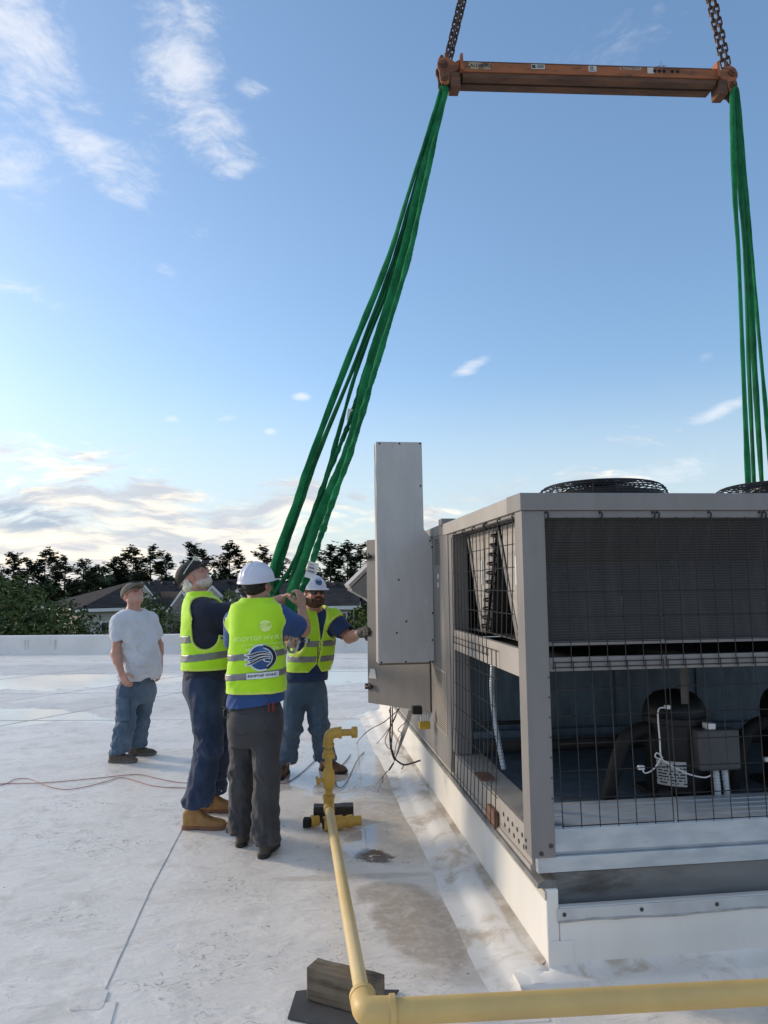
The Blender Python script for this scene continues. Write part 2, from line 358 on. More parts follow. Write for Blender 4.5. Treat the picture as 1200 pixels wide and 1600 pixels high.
# ------------------------------------------------------------------ houses beyond the roof
shingle = mat('roof_shingle', (.024, .022, .024), .95, col2=(.044, .040, .042), scale=1.5, stretch=(1, 1, 3), spec=.15, bump=.4, bscale=7, bdist=.04)
siding = mat('cream_siding', (.50, .47, .40), .8, col2=(.44, .41, .35), scale=.6, stretch=(.2, .2, 4))
stone_w = mat('stone_veneer', (.17, .15, .14), .9, col2=(.30, .27, .24), scale=3)
trim_w = mat('white_trim', (.72, .72, .70), .6)
pane_m = mat('house_glass', (.03, .035, .045), .12)
shutter_m = mat('dark_shutter', (.03, .03, .035), .7)
vent_m = mat('roof_vent', (.02, .02, .02), .7)
def house(loc, rz, L, D, ze, zr, label, wins=(), gables=(), vents=0, hip=True, wall=siding):
    """L along local x, D along local y (front at y=0 facing -y); eaves and ridge at world z."""
    h = thing('apartment_building', label, 'building', (loc[0], loc[1], GZ), rz, 'apartment houses beyond the roof')
    e, r_ = ze - GZ, zr - GZ
    MB().box(0, L, 0, D, 0, e).build('wall', wall, h)
    o = .5; i_ = D * .5 if hip else 0.0
    rb = MB(); rb.add([(-o, -o, e), (L + o, -o, e), (L + o, D + o, e), (-o, D + o, e), (i_ - (0 if hip else o), D / 2, r_), (L - i_ + (0 if hip else o), D / 2, r_)], [(0, 1, 5, 4), (2, 3, 4, 5), (1, 2, 5), (3, 0, 4), (0, 3, 2, 1)])
    rf = rb.build('roof', shingle, h)
    MB().box(-o - .02, L + o + .02, -o - .06, -o - .005, e - .22, e + .04).build('fascia', trim_w, rf)
    for sx in (-o - .06, L + o + .005): MB().box(sx, sx + .055, -o, D + o, e - .22, e + .04).build('fascia', trim_w, rf)
    slope = (r_ - e) / (D / 2 + o)
    for k in range(vents):
        x = i_ + .8 + (L - 2 * i_ - 1.6) * (k + .5) / max(vents, 1); yy = D / 2 - 1.0; z = e + slope * (yy + o)
        MB().box(x - .22, x + .22, yy - .2, yy + .25, z - .1, z + .24).build('roof_vent', vent_m, rf, bevel=.05)
    for (x, z, w, hh, sh) in wins:
        z -= GZ; wn = MB(); wn.box(x - w / 2 - .09, x + w / 2 + .09, -.07, .0, z - .09, z + hh + .09); fr = wn.build('window', trim_w, h)
        for a in (0, 1):
            for b_ in (0, 1):
                MB().box(x - w / 2 + a * w / 2 + .03, x - .03 + a * w / 2, -.085, -.072, z + b_ * hh / 2 + .03, z + (b_ + 1) * hh / 2 - .03).build('pane', pane_m, fr)
        if sh:
            for s in (-1, 1): MB().box(x + s * (w / 2 + .32) - .2, x + s * (w / 2 + .32) + .2, -.06, -.001, z - .05, z + hh + .05).build('shutter', shutter_m, fr)
    for (x, w, zb, zt, y0, bay) in gables:      # front gable: white triangle, own little roof, optional stone bay below
        zb -= GZ; zt -= GZ
        g = MB(); g.prism([(x - w / 2, zb), (x + w / 2, zb), (x, zt)], 1, y0, D * .45); go = g.build('gable', shingle, h)
        g = MB(); g.prism([(x - w / 2 + .12, zb + .02), (x + w / 2 - .12, zb + .02), (x, zt - .16)], 1, y0 - .05, y0 - .003); g.build('gable_face', stone_w if bay else siding, go)
        for s in (-1, 1):
            g = MB(); g.prism([(x + s * w / 2, zb - .1), (x + s * w / 2, zb + .12), (x, zt + .12), (x, zt - .14)][::s], 1, y0 - .12, y0 - .052); g.build('rake_trim', trim_w, go)
        if bay:
            MB().box(x - w / 2 + .25, x + w / 2 - .25, y0 + .02, .0, 0, zb).build('bay', stone_w, h)
            bz = zb - 3.0
            MB().box(x - w * .22, x + w * .22, y0 - .02, y0 + .015, bz + 1.0, zb - .5).build('opening', pane_m, h)
            MB().box(x - w * .26, x + w * .26, y0 - .10, y0 - .025, bz, bz + 1.0).build('balcony_rail', trim_w, h)
    return h
c = at(128, 947, 62)
hl = house((c[0] + .0, c[1]), R(38), 22, 13, -.25, 2.1, 'long dark shingle roofed apartment house behind the man in the grey shirt', vents=6,
      wins=((2.2, -3.3, 1.2, 1.9, 0), (5.0, -3.3, .8, 1.9, 0)), gables=((8.0, 3.4, -1.1, 1.1, -1.6, True), (13.4, 3.4, -1.1, 1.1, -1.6, True), (5.6, 2.6, .35, 1.9, 1.6, False), (10.6, 2.6, .35, 1.9, 1.6, False)))
c = at(404, 948, 70)
house((c[0] - 11.5, c[1] + 2), R(-6), 14, 12, -.7, 2.2, 'apartment house with white front gable showing between the two men in caps', vents=4,
      wins=((1.6, -3.4, 1.1, 1.7, 1), (4.0, -3.4, 1.1, 1.7, 1), (9.5, -3.4, 1.1, 1.7, 1)), gables=((7.3, 5.2, -1.0, 1.5, -1.2, False),))
c = at(418, 942, 55)
house((c[0], c[1]), R(2), 6.35, 11, -.05, 1.75, 'cream sided apartment house with shuttered windows behind the bearded worker', vents=5, hip=False,
      wins=((1.2, -2.0, .9, 1.5, 1), (3.7, -2.0, .9, 1.5, 1), (5.45, -2.0, .75, 1.45, 1), (3.7, -4.6, .9, 1.5, 1), (5.45, -4.6, .75, 1.45, 1)), gables=())

# ------------------------------------------------------------------ trees
needle_m = mat('pine_needles', (.027, .052, .022), .85, col2=(.058, .090, .038), scale=.5)
leaf_a = mat('leaves_dark', (.028, .052, .014), .75, col2=(.070, .100, .026), scale=.7, spec=.3)
leaf_b = mat('leaves_bright', (.050, .080, .016), .7, col2=(.100, .130, .030), scale=.6, spec=.3)
bark_m = mat('bark', (.035, .028, .022), .95, col2=(.06, .05, .04), scale=3)
def pine_meshes(seed, H=18.0, spread=4.2, bare=.25):
    q = random.Random(seed); tr = MB(); cr = MB(); lean = q.uniform(-.5, .5)
    tp = [(lean * (t ** 2), .3 * math.sin(t * 3 + seed), t * H) for t in np.linspace(0, .97, 9)]
    tr.tube(tp, list(np.linspace(.34, .05, 9)), 7)
    nb = 62
    for i in range(nb):
        t = bare + (1 - bare) * (i + q.random() * .8) / nb
        if q.random() < .12: continue
        z = t * H; prof = (1 - t) ** .55 * (.55 + .45 * math.sin(min(1, (t - bare) / .25) * PI / 2))
        Lb = spread * prof * q.uniform(.55, 1.15) + .5
        a = q.uniform(0, 2 * PI); dip = q.uniform(-.05, .28)
        base = np.array([lean * t * t, 0, z]); d = np.array([math.cos(a), math.sin(a), dip])
        end = base + d * Lb; mid = base + d * Lb * .55 + np.array([0, 0, -.12 * Lb * .3])
        tr.tube([base, mid, end], [.07 * (1 - t) + .03, .04, .015], 4, caps=False)
        for k in range(int(8 + Lb * 8.5)):
            s = q.uniform(.28, 1.03); c0 = base + (end - base) * s + np.array([q.gauss(0, .28 * (.4 + Lb * .16)), q.gauss(0, .28 * (.4 + Lb * .16)), q.gauss(.05, .26)])
            for _ in range(7):
                aa = q.uniform(0, 2 * PI); u_ = np.array([math.cos(aa), math.sin(aa), q.uniform(-.12, .5)]); w_ = np.array([-math.sin(aa), math.cos(aa), q.uniform(-.3, .3)])
                l, w = q.uniform(.32, .70), q.uniform(.06, .13)
                cr.add([c0 - w_ * w, c0 + u_ * l * .5 - w_ * w * 1.2, c0 + u_ * l, c0 + u_ * l * .5 + w_ * w * 1.2, c0 + w_ * w], [(0, 1, 2, 3, 4)])
    return tr, cr
def leafy_meshes(seed, H, rx, lobes=9, leaves=7000, ls=.22, squat=.75, bottom=.12):
    q = random.Random(seed); tr = MB(); cr = MB(); cs = []
    tr.tube([(0, 0, 0), (.1, 0, H * .25), (0, .1, H * .6)], [.22, .17, .06], 7)
    for k in range(lobes):
        a = q.uniform(0, 2 * PI); rr = rx * .62 * math.sqrt(q.random()); z = H * q.uniform(bottom + .12, .82)
        rad = rx * q.uniform(.32, .55) * (1.1 - .45 * z / H)
        cs.append((np.array([rr * math.cos(a), rr * math.sin(a), z]), rad))
        tr.tube([(0, 0, H * .2), tuple(cs[-1][0] * .6 + np.array([0, 0, H * .1])), tuple(cs[-1][0])], [.09, .06, .02], 4, caps=False)
    cs.append((np.array([0, 0, H * .8]), rx * .42)); cs.append((np.array([0, 0, H * .45]), rx * .6))
    wsum = [c[1] ** 2 for c in cs]
    for _ in range(leaves):
        c0, rad = q.choices(cs, wsum)[0]
        v = np.array([q.gauss(0, 1), q.gauss(0, 1), q.gauss(0, 1)]); v /= np.linalg.norm(v)
        lump = 1 + .16 * math.sin(v[0] * 7 + c0[0] * 3) * math.sin(v[1] * 6 + 2) + .12 * math.sin(v[2] * 9 + c0[1])
        p = c0 + v * np.array([1, 1, squat]) * rad * lump * (q.uniform(.62, 1.06) if q.random() > .06 else q.uniform(1.0, 1.2))
        if p[2] < .1: continue
        nn = v + np.array([q.gauss(0, .55), q.gauss(0, .55), q.gauss(.25, .55)]); nn /= np.linalg.norm(nn)
        t1 = np.cross(nn, [0, 0, 1.0]); t1 /= np.linalg.norm(t1) + 1e-6; t2 = np.cross(nn, t1); aa = q.uniform(0, PI)
        e1 = t1 * math.cos(aa) + t2 * math.sin(aa); e2 = np.cross(nn, e1); l = ls * q.uniform(.6, 1.25)
        cr.add([p - e1 * l, p - e2 * l * .45 + nn * l * .1, p + e1 * l, p + e2 * l * .45 + nn * l * .1], [(0, 1, 2, 3)])
    return tr, cr
def tree_proto(name, meshes, lm):
    e = thing(name, 'tree', 'tree'); meshes[0].build('trunk', bark_m, e, smooth=True); meshes[1].build('crown', lm, e); return e
pines = [tree_proto('pine_tree', pine_meshes(s, 18, sp, b), needle_m) for s, sp, b in ((3, 4.9, .10), (8, 4.2, .14), (15, 5.4, .08), (21, 4.4, .34), (33, 5.0, .10))]
used = set()
def place(protos, k, px, top, Y, label, group, height, rz, wide=1.0):
    o = protos[k] if k not in used else copy_tree(protos[k])
    used.add(k); b = at(px, top, Y)
    s = (b[2] - GZ) / height; o.location = (b[0], Y, GZ); o.scale = (s * wide, s * wide, s); o.rotation_euler = (0, 0, rz); tag(o, label, 'tree', group); return o
PL = [(-14, 868, 92, 'pine cut by the left edge of the photo'), (20, 866, 96, 'pine above the big bush at far left, next to the photo edge'), (48, 874, 90, 'short pine just left of the flat topped pine pair at far left'), (75, 861, 94, 'flat topped pine, highest of the far left tree line'), (100, 872, 88, 'round headed pine right above the hip of the left house roof'),
      (128, 877, 95, 'dark pine over the ridge of the left house, left of the gap of sky'), (148, 886, 86, 'low pine at the gap of sky left of the man in grey'), (176, 872, 92, 'leaning pine directly above the cap of the man in the grey shirt'), (205, 858, 95, 'broad pine between the two men in caps, left of the pair'), (238, 856, 90, 'broad pine between the two men in caps, next to the black cap'),
      (262, 868, 97, 'pine hidden behind the black cap'), (300, 851, 93, 'tall pine right above the black cap'), (322, 862, 88, 'pine just right of the black cap visor'), (362, 851, 96, 'open pine with sky between its branches, between the black cap and white helmet'), (411, 857, 94, 'slim pine peeking over the white helmet'),
      (440, 876, 92, 'low pine seen between the green slings'), (470, 872, 98, 'low pine behind the right hand slings'), (512, 853, 92, 'pine with long level branches right of the slings'), (540, 851, 95, 'broad pine between the slings and the open cabinet door'), (566, 853, 90, 'pine half hidden by the open cabinet door'),
      (610, 856, 95, 'pine hidden behind the cabinet'), ]
for i, (px, top, Y, lab) in enumerate(PL):
    place(pines, i % 5 if i not in (13,) else 3, px, top, Y, 'dark ' + lab if not lab.startswith('dark') else lab, 'pines on the skyline', 18.0, i * 1.9, .92 + .2 * ((i * 7) % 5) / 5)
leafs = [tree_proto('broadleaf_tree', leafy_meshes(5, 9.0, 5.2, 14, 13000, .17), leaf_a), tree_proto('broadleaf_tree', leafy_meshes(9, 8.5, 3.4, 9, 7000, .17), leaf_b), tree_proto('broadleaf_tree', leafy_meshes(12, 7.5, 3.8, 10, 8000, .15), leaf_a), tree_proto('broadleaf_tree', leafy_meshes(17, 9.0, 3.0, 8, 6000, .17), leaf_b)]
# the wood behind reads as one dark mass below the pine tops
q = random.Random(44); wd = MB()
for k in range(64):
    cx_, cz_, cyy = -88 + k * 2.05 + q.uniform(-.8, .8), q.uniform(-3.5, 2.6), 108 + q.uniform(-4, 4)
    rx_, rz_ = q.uniform(2.2, 3.6), q.uniform(1.8, 3.4)
    for _ in range(520):
        v = np.array([q.gauss(0, 1), q.gauss(0, 1), q.gauss(0, 1)]); v /= np.linalg.norm(v); p = np.array([cx_, cyy, cz_]) + v * np.array([rx_, 2.0, rz_]) * q.uniform(.6, 1.08)
        e1 = np.array([q.gauss(0, 1), q.gauss(0, 1), q.gauss(0, .6)]); e1 /= np.linalg.norm(e1); e2 = np.cross(e1, v); e2 /= np.linalg.norm(e2) + 1e-6; l = q.uniform(.25, .6)
        wd.add([p - e1 * l, p - e2 * l * .5, p + e1 * l, p + e2 * l * .5], [(0, 1, 2, 3)])
for k in range(64): wd.tube([(-88 + k * 2.05, 109, GZ), (-88 + k * 2.05, 109, -3)], [.25, .15], 5)
tag(wd.build('distant_wood', needle_m), 'dark mass of woodland behind the apartment houses', 'woodland', kind='stuff')
used = set()
for k, px, top, Y, wide, lab in ((0, 18, 905, 44, 1.05, 'big dark green bushy tree at the left edge, in front of the house'), (1, 28, 884, 60, 1.0, 'pale green tree rising behind the big bush at the left edge'), (2, 75, 937, 40, .9, 'rounded bush in front of the cream wall at left, left one of two'), (2, 142, 958, 41, .85, 'low leafy bush below the cream wall, left of the man in grey'),
                                 (1, 232, 910, 48, .8, 'bright green tree between the man in grey and the old man'), (2, 258, 945, 44, .8, 'dark leafy shrub behind the lower back of the old man'), (3, 366, 905, 50, .9, 'yellowish green tree between the old man and the white helmet'), (2, 345, 950, 46, .7, 'dark shrub behind the old man\'s outstretched arm'),
                                 (3, 566, 925, 40, .85, 'leafy green tree just left of the open cabinet door'), (2, 535, 962, 42, .55, 'low shrub below the shuttered window, beside the bearded worker\'s arm'), (0, 645, 915, 46, .9, 'broad dark tree hidden behind the cabinet')):
    place(leafs, k, px, top, Y, lab, 'broadleaf trees before the houses', (9.0, 8.5, 7.5, 9.0)[k], px * .37, wide)
# ------------------------------------------------------------------ the roof curb and the rooftop unit
UA = R(6.9); UO = on_floor(857, 1510, .06)
UVx = np.array([math.cos(UA), math.sin(UA), 0]); UVy = np.array([-math.sin(UA), math.cos(UA), 0])
def unit_local(p): d = np.array(p, float) - np.array([UO[0], UO[1], 0]); return np.array([d @ UVx, d @ UVy, d[2]])
def unit_world(u, v, z): return np.array([UO[0], UO[1], 0]) + UVx * u + UVy * v + np.array([0, 0, z])
def side_px(px, py, u0):
    d = CX * (px - 600) / FPX + CY * (800 - py) / FPX + _f; q0 = np.array([0, 0, CAMH]); l0 = unit_local(q0); dl = np.array([d @ UVx, d @ UVy, d[2]])
    return l0 + dl * (u0 - l0[0]) / dl[0]
def front_px(px, py, v0):
    d = CX * (px - 600) / FPX + CY * (800 - py) / FPX + _f; q0 = np.array([0, 0, CAMH]); l0 = unit_local(q0); dl = np.array([d @ UVx, d @ UVy, d[2]])
    return l0 + dl * (v0 - l0[1]) / dl[1]
UL, UD = 3.1, 6.3                                  # unit length along its front, depth away from us
curb_m = mat('curb_membrane', (.80, .77, .72), .45, col2=(.73, .70, .645), scale=2.2, stretch=(1, 1, .25), dirt=(.40, .36, .30), dscale=3.0, dlo=.60, dhi=.82, bump=.12, bscale=4, bdist=.012)
step_m = mat('flashing_membrane', (.80, .775, .73), .5, col2=(.71, .68, .63), scale=3, dirt=(.50, .42, .33), dscale=4.5, dlo=.48, dhi=.68, bump=.2, bscale=6, bdist=.01)
galv = mat('galvanised_steel', (.52, .56, .59), .45, .4, col2=(.41, .45, .49), scale=5, stretch=(1, 1, 3), rvar=.12, dirt=(.30, .32, .33), dscale=6, dlo=.58, dhi=.8)
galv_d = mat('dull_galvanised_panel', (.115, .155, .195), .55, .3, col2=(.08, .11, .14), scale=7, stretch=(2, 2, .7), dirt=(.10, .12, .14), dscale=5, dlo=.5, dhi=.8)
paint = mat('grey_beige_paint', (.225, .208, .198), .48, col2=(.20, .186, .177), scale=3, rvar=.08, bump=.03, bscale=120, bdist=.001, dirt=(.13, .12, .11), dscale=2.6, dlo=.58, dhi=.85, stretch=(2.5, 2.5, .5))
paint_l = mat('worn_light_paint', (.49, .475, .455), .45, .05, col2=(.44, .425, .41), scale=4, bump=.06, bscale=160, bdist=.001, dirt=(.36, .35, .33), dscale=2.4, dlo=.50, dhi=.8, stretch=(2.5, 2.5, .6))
cream = mat('cream_and_sunlit_sheet', (.38, .345, .31), .55, col2=(.33, .30, .27), scale=4, dirt=(.33, .30, .27), dscale=3, dlo=.6, dhi=.8)  # cream sheet; left-side paint uses it too, sunlight put into the colour
black_p = mat('black_paint', (.008, .008, .009), .42, col2=(.013, .013, .014), scale=8, spec=.3)
wire_m = mat('black_wire', (.012, .012, .013), .45)
rub = mat('black_rubber', (.014, .014, .014), .7, col2=(.022, .021, .02), scale=10, spec=.25)
screw_m = mat('screw_steel', (.08, .07, .065), .45, .6)
white_p = mat('white_plastic', (.72, .72, .70), .45)
curb = thing('roof_curb', 'white membrane covered curb carrying the big rooftop unit', 'curb', (UO[0], UO[1], 0), UA)
CT = .37
m = MB(); m.box(0, .055, 0, UD, .03, CT); m.build('curb_wall', curb_m, curb, bevel=.008)          # left wall
m = MB(); m.box(.056, UL, 0, .04, .03, .292); m.build('curb_wall', curb_m, curb, bevel=.006)      # front wall
m = MB(); m.box(.056, UL, .09, .11, .05, .40); m.build('inner_wall', mat('dull_inner_sheet', (.24, .245, .25), .6, .1, col2=(.16, .16, .16), scale=2, stretch=(.5, 1, 2), dirt=(.05, .05, .05), dscale=3, dlo=.5, dhi=.75), curb)
m = MB(); m.box(.06, UL, .0405, .0895, .24, .262); m.build('nailer', galv, curb)
m = MB(); m.box(.045, UL, -.006, -.0005, .236, .290); tb = m.build('termination_bar', mat('coated_metal_bar', (.56, .575, .58), .4, .2, col2=(.46, .47, .48), scale=6), curb, bevel=.001)
for k in range(9):
    mb = MB(); mb.lathe([(.009, 0), (.009, .003), (.005, .006)], (.075 + .345 * k, -.006, .266), (0, -1, 0), 8); mb.build('screw', screw_m, tb)
caulk = MB(); xs = np.linspace(.05, UL - .02, 60); pts = [(x, -.003, .236 + .003 * math.sin(x * 9) + .004 * rnd.random()) for x in xs]; caulk.tube(pts, [.0055 + .003 * rnd.random() for _ in xs], 6); caulk.build('caulk_bead', mat('grey_caulk', (.30, .30, .30), .7, col2=(.4, .4, .4), scale=20), tb, smooth=True)
# membrane flashing that laps from the curb on to the deck, with a soft raised ridge
def swept(prof_fn, ts, close=False):
    mb = MB(); rows = [prof_fn(t) for t in ts]; n_ = len(rows[0]); mb.add([p for r_ in rows for p in r_], [(i * n_ + k, (i + 1) * n_ + k, (i + 1) * n_ + k + 1, i * n_ + k + 1) for i in range(len(rows) - 1) for k in range(n_ - 1)]); return mb
def cap_end(mb, pr, flip):
    mb.add(list(pr) + [(pr[-1][0], pr[-1][1], -.003), (pr[0][0], pr[0][1], -.003)], [tuple(range(len(pr) + 2))[::flip]])
def left_prof(v):
    w = .155 + .010 * math.sin(v * 3.1) + .004 * math.sin(v * 9); h = .046 + .004 * math.sin(v * 2.3 + 1)
    return [(.002, v, .075 if v > .004 else .0448), (-.012, v, .058 if v > .004 else .045), (-.05, v, h), (-w * .55, v, h + .003), (-w * .75, v, h - .002), (-w * .92, v, h - .012), (-w * 1.06, v, h * .42), (-w * 1.22, v, .007), (-w - .11, v, .0035), (-w - .12, v, -.002)]
lm_ = swept(left_prof, np.concatenate([[-.10, -.05, -.001, .005], np.linspace(.06, UD + .1, 66)])); cap_end(lm_, left_prof(-.10), -1); lm_.build('flashing_skirt', step_m, curb, smooth=True)
def front_prof(u):
    w = .125 + .006 * math.sin(u * 4); h = .050
    return [(u, .002, .070 if u > .005 else .0455), (u, -.012, .056 if u > .005 else .0465), (u, -.04, h), (u, -w * .8, h - .002), (u, -w * .97, h * .8), (u, -w - .004, .012), (u, -w - .05, .0035), (u, -w - .06, -.002)]
mm = swept(front_prof, np.concatenate([[-.155, -.1, -.05, -.001, .006], np.linspace(.05, UL + .1, 55)])); mm.f = [f[::-1] for f in mm.f]; cap_end(mm, front_prof(-.155), 1); mm.build('flashing_skirt', step_m, curb, smooth=True)
m = MB(); m.box(.0, .11, -.0055, -.0005, .055, .16); m.build('corner_patch', curb_m, curb, bevel=.001)
# dirt settled in the angle at the foot of the curb
dirt_m = mat('settled_dirt', (.34, .28, .22), .9, col2=(.64, .61, .55), scale=4, lo=.35, hi=.68)
mb = MB(); ts = np.linspace(.02, 5.2, 120)
for i in range(len(ts) - 1):
    a_, b_ = ts[i], ts[i + 1]; w1 = .010 + .022 * abs(math.sin(a_ * 2.1 + .5 * math.sin(a_ * 5)))
    w2 = .010 + .022 * abs(math.sin(b_ * 2.1 + .5 * math.sin(b_ * 5))); mb.add([(-.003, a_, .0715), (-.014 - w1, a_, .0600), (-.014 - w2, b_, .0600), (-.003, b_, .0715)], [(0, 1, 2, 3)])
tag(mb.build('dirt_line', dirt_m, curb), kind='stuff')
m = MB(); m.box(-.006, -.0005, .0, UD, .325, .362); cs_ = m.build('counter_strip', mat('weathered_strip', (.53, .50, .43), .6, col2=(.40, .38, .33), scale=5, stretch=(1, .4, 1)), curb)
for k in range(14):
    mb = MB(); mb.lathe([(.008, 0), (.008, .004), (.004, .006)], (-.006, .12 + k * .31, .344), (-1, 0, 0), 7); mb.build('screw', screw_m, cs_)
m = MB(); m.prism([(-.035, .372), (.052, .372), (.052, .402), (.0, .404), (-.03, .392)], 1, .01, UD); m.build('gasket', mat('grey_gasket', (.12, .12, .125), .65, col2=(.2, .2, .2), scale=6), curb)

unit = thing('rooftop_unit', 'big grey beige rooftop air conditioning unit with wire guards and fans on top', 'air conditioner', (UO[0], UO[1], 0), UA)
X0, Y0 = -.06, -.02                                # outer left and front planes
ZB, ZT = .44, 2.066
# base rails
m = MB(); m.box(-.035, UL, Y0 + .012, Y0 + .05, ZB, .504); m.build('base_rail', galv, unit, bevel=.002)
m = MB(); m.prism([(Y0 + .03, .5045), (Y0 + .022, .52), (Y0 + .022, .612), (Y0 + .034, .6235), (Y0 + .36, .6235), (Y0 + .36, .60), (Y0 + .08, .60), (Y0 + .08, .5045)], 0, .042, UL); m.build('base_channel', galv, unit, bevel=.002)
for k in range(4): MB().box(.06, UL, Y0 + .09 + k * .065, Y0 + .10 + k * .065, .6237, .627).build('channel_rib', galv, unit)
m = MB(); m.box(-.048, -.03, .03, UD, .44, .60); sb = m.build('side_beam', cream, unit, bevel=.002)
m = MB(); m.box(-.029, .10, .08, 1.62, .585, .60); m.build('side_beam_flange', mat('warm_galvanised', (.50, .46, .40), .5, .3, col2=(.38, .34, .30), scale=5, dirt=(.22, .16, .12), dscale=3), unit)
m = MB(); m.box(-.056, -.049, .03, UD, .44, .462); m.build('side_lip', cream, unit)
for k in range(5):
    for j in range(2):
        mb = MB(); mb.lathe([(.011, 0), (.011, .002)], (-.0485, .14 + k * .075 + j * .02, .50 + j * .045), (-1, 0, 0), 8); mb.build('bolt_hole', screw_m, sb)
rust_m = mat('rusty_bracket', (.13, .055, .035), .85, col2=(.20, .10, .06), scale=9)
for v, z0, z1 in ((.62, .45, .53),): m = MB(); m.box(-.075, -.0495, v - .075, v + .075, z0, z1); m.build('lifting_lug', rust_m, unit, bevel=.006)
m = MB(); m.box(-.06, .02, .86, 1.0, .601, .612); m.build('rust_plate', rust_m, unit)
# posts
def post(u0, u1, v0, v1, z0=.505, z1=1.99): return MB().box(u0, u1, v0, v1, z0, z1).build('post', paint, unit, bevel=.004)
p0 = post(X0 - .005, .042, Y0, .085)
for (z, u) in ((.555, .022), (.525, -.022)):
    mb = MB(); mb.lathe([(.010, 0), (.010, .003), (.006, .006)], (u, Y0, z), (0, -1, 0), 10); mb.build('screw', screw_m, p0)
for z in (.56, .53): mb = MB(); mb.lathe([(.008, 0), (.007, .004)], (X0 - .005, .05, z), (-1, 0, 0), 8); mb.build('screw', screw_m, p0)
for k in range(7): mb = MB(); mb.lathe([(.004, 0), (.004, .003)], (.035, Y0, .75 + k * .085), (0, -1, 0), 6); mb.build('screw', screw_m, p0)
post(X0, .04, 1.46, 1.58, .602); post(X0 - .006, .03, 1.585, 1.69, .47); post(2.9, 3.08, Y0, .08)
# front rails and top cap
m = MB(); m.box(.0425, UL, Y0 + .004, Y0 + .03, 1.283, 1.343); m.build('mid_rail', paint, unit, bevel=.003)
m = MB(); m.box(.0425, UL, Y0 + .002, Y0 + .03, 1.955, 1.99); m.build('head_rail', paint, unit, bevel=.003)
m = MB(); m.prism([(Y0 - .012, 1.99), (Y0 - .012, 2.060), (Y0 - .006, 2.068), (Y0 + .2, 2.070), (Y0 + .2, 1.99)], 0, X0 - .012, UL + .02); m.build('roof_edge', paint, unit, bevel=.002)
m = MB(); m.prism([(X0 - .012, 1.99), (X0 - .012, 2.060), (X0 - .006, 2.068), (X0 + .2, 2.070), (X0 + .2, 1.99)][::-1], 1, Y0 + .2005, 1.70); m.build('roof_edge', cream, unit, bevel=.002)  # same paint as the front edge, lightened in colour for the sunlit side
m = MB(); m.box(X0 + .2, UL, Y0 + .2, 1.70, 2.03, 2.062); m.build('roof_panel', paint, unit)
m = MB(); m.box(X0 + .0, UL, 1.701, UD, 2.0, 2.075); m.build('roof_panel', paint, unit, bevel=.004)
m = MB(); m.box(X0 - .02, X0 + .08, 1.702, 1.80, 2.06, 2.105); m.build('roof_bracket', paint, unit, bevel=.003)
m = MB(); m.box(X0, X0 + .03, .0865, 1.455, 1.25, 1.375); m.build('side_mid_rail', cream, unit, bevel=.003)
m = MB(); m.box(X0 + .002, X0 + .03, .0865, 1.455, 1.975, 1.99); m.build('side_head_rail', paint, unit)
# inside of the machine compartment
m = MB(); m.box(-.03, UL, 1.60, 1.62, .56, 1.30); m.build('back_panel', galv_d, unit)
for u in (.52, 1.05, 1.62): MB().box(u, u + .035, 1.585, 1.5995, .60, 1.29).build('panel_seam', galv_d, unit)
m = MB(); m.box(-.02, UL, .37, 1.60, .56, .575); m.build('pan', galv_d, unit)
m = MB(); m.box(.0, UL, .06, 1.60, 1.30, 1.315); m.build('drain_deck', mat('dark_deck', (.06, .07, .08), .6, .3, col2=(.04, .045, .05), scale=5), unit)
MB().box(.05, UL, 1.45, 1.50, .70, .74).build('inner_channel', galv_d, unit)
m = MB(); m.tube([(.04, 1.15, .71), (2.8, 1.15, .71)], .035, 10); m.build('suction_header', rub, unit, smooth=True)
m = MB(); m.tube([(.04, 1.3, .82), (.35, 1.3, .82)], .012, 8); m.build('liquid_line', rub, unit, smooth=True)
# coils
fin_m = bpy.data.materials.new('coil_fins'); fin_m.use_nodes = True; MATS['coil_fins'] = fin_m
N = NT(fin_m.node_tree); b = N.n['Principled BSDF']; co = N.node('ShaderNodeTexCoord').outputs['Object']
wv = N.node('ShaderNodeTexWave', bands_direction='Z'); N.put(wv.inputs['Vector'], co); wv.inputs['Scale'].default_value = 26
n1 = N.noise(N.scl(co, (6, 1, .5)), 3.0, 5); n2 = N.noise(N.scl(co, (9, 1, 2.2), (0, 0, 3)), 6, 6, .6, .8)
c_ = N.mix(wv.outputs[0], rgb(.024, .021, .020), rgb(.052, .046, .043)); c_ = N.mix(N.ramp(n1, .42, .7, 0, .6), c_, rgb(.060, .055, .051)); c_ = N.mix(N.ramp(n2, .62, .72, 0, .35), c_, rgb(.12, .12, .12))
N.put(b.inputs['Base Color'], c_); b.inputs['Roughness'].default_value = .55; b.inputs['Metallic'].default_value = .3
bn = N.node('ShaderNodeBump'); bn.inputs['Strength'].default_value = .4; bn.inputs['Distance'].default_value = .004; N.put(bn.inputs['Height'], wv.outputs[0]); N.l.new(bn.outputs[0], b.inputs['Normal'])
coil_end = mat('coil_end_plate', (.05, .048, .045), .5, .3, col2=(.10, .095, .09), scale=8)
m = MB(); m.hexa([(.055, .03, 1.41), (UL - .05, .03, 1.41), (UL - .05, .10, 1.41), (.055, .10, 1.41), (.055, .14, 1.965), (UL - .05, .14, 1.965), (UL - .05, .21, 1.965), (.055, .21, 1.965)]); m.build('front_coil', fin_m, unit)
m = MB(); m.box(.05, UL - .05, .012, .09, 1.392, 1.409); m.build('coil_frame', paint, unit)
APX, BOT = (0.02, .72, 1.42), (.36, 1.06, 1.76)
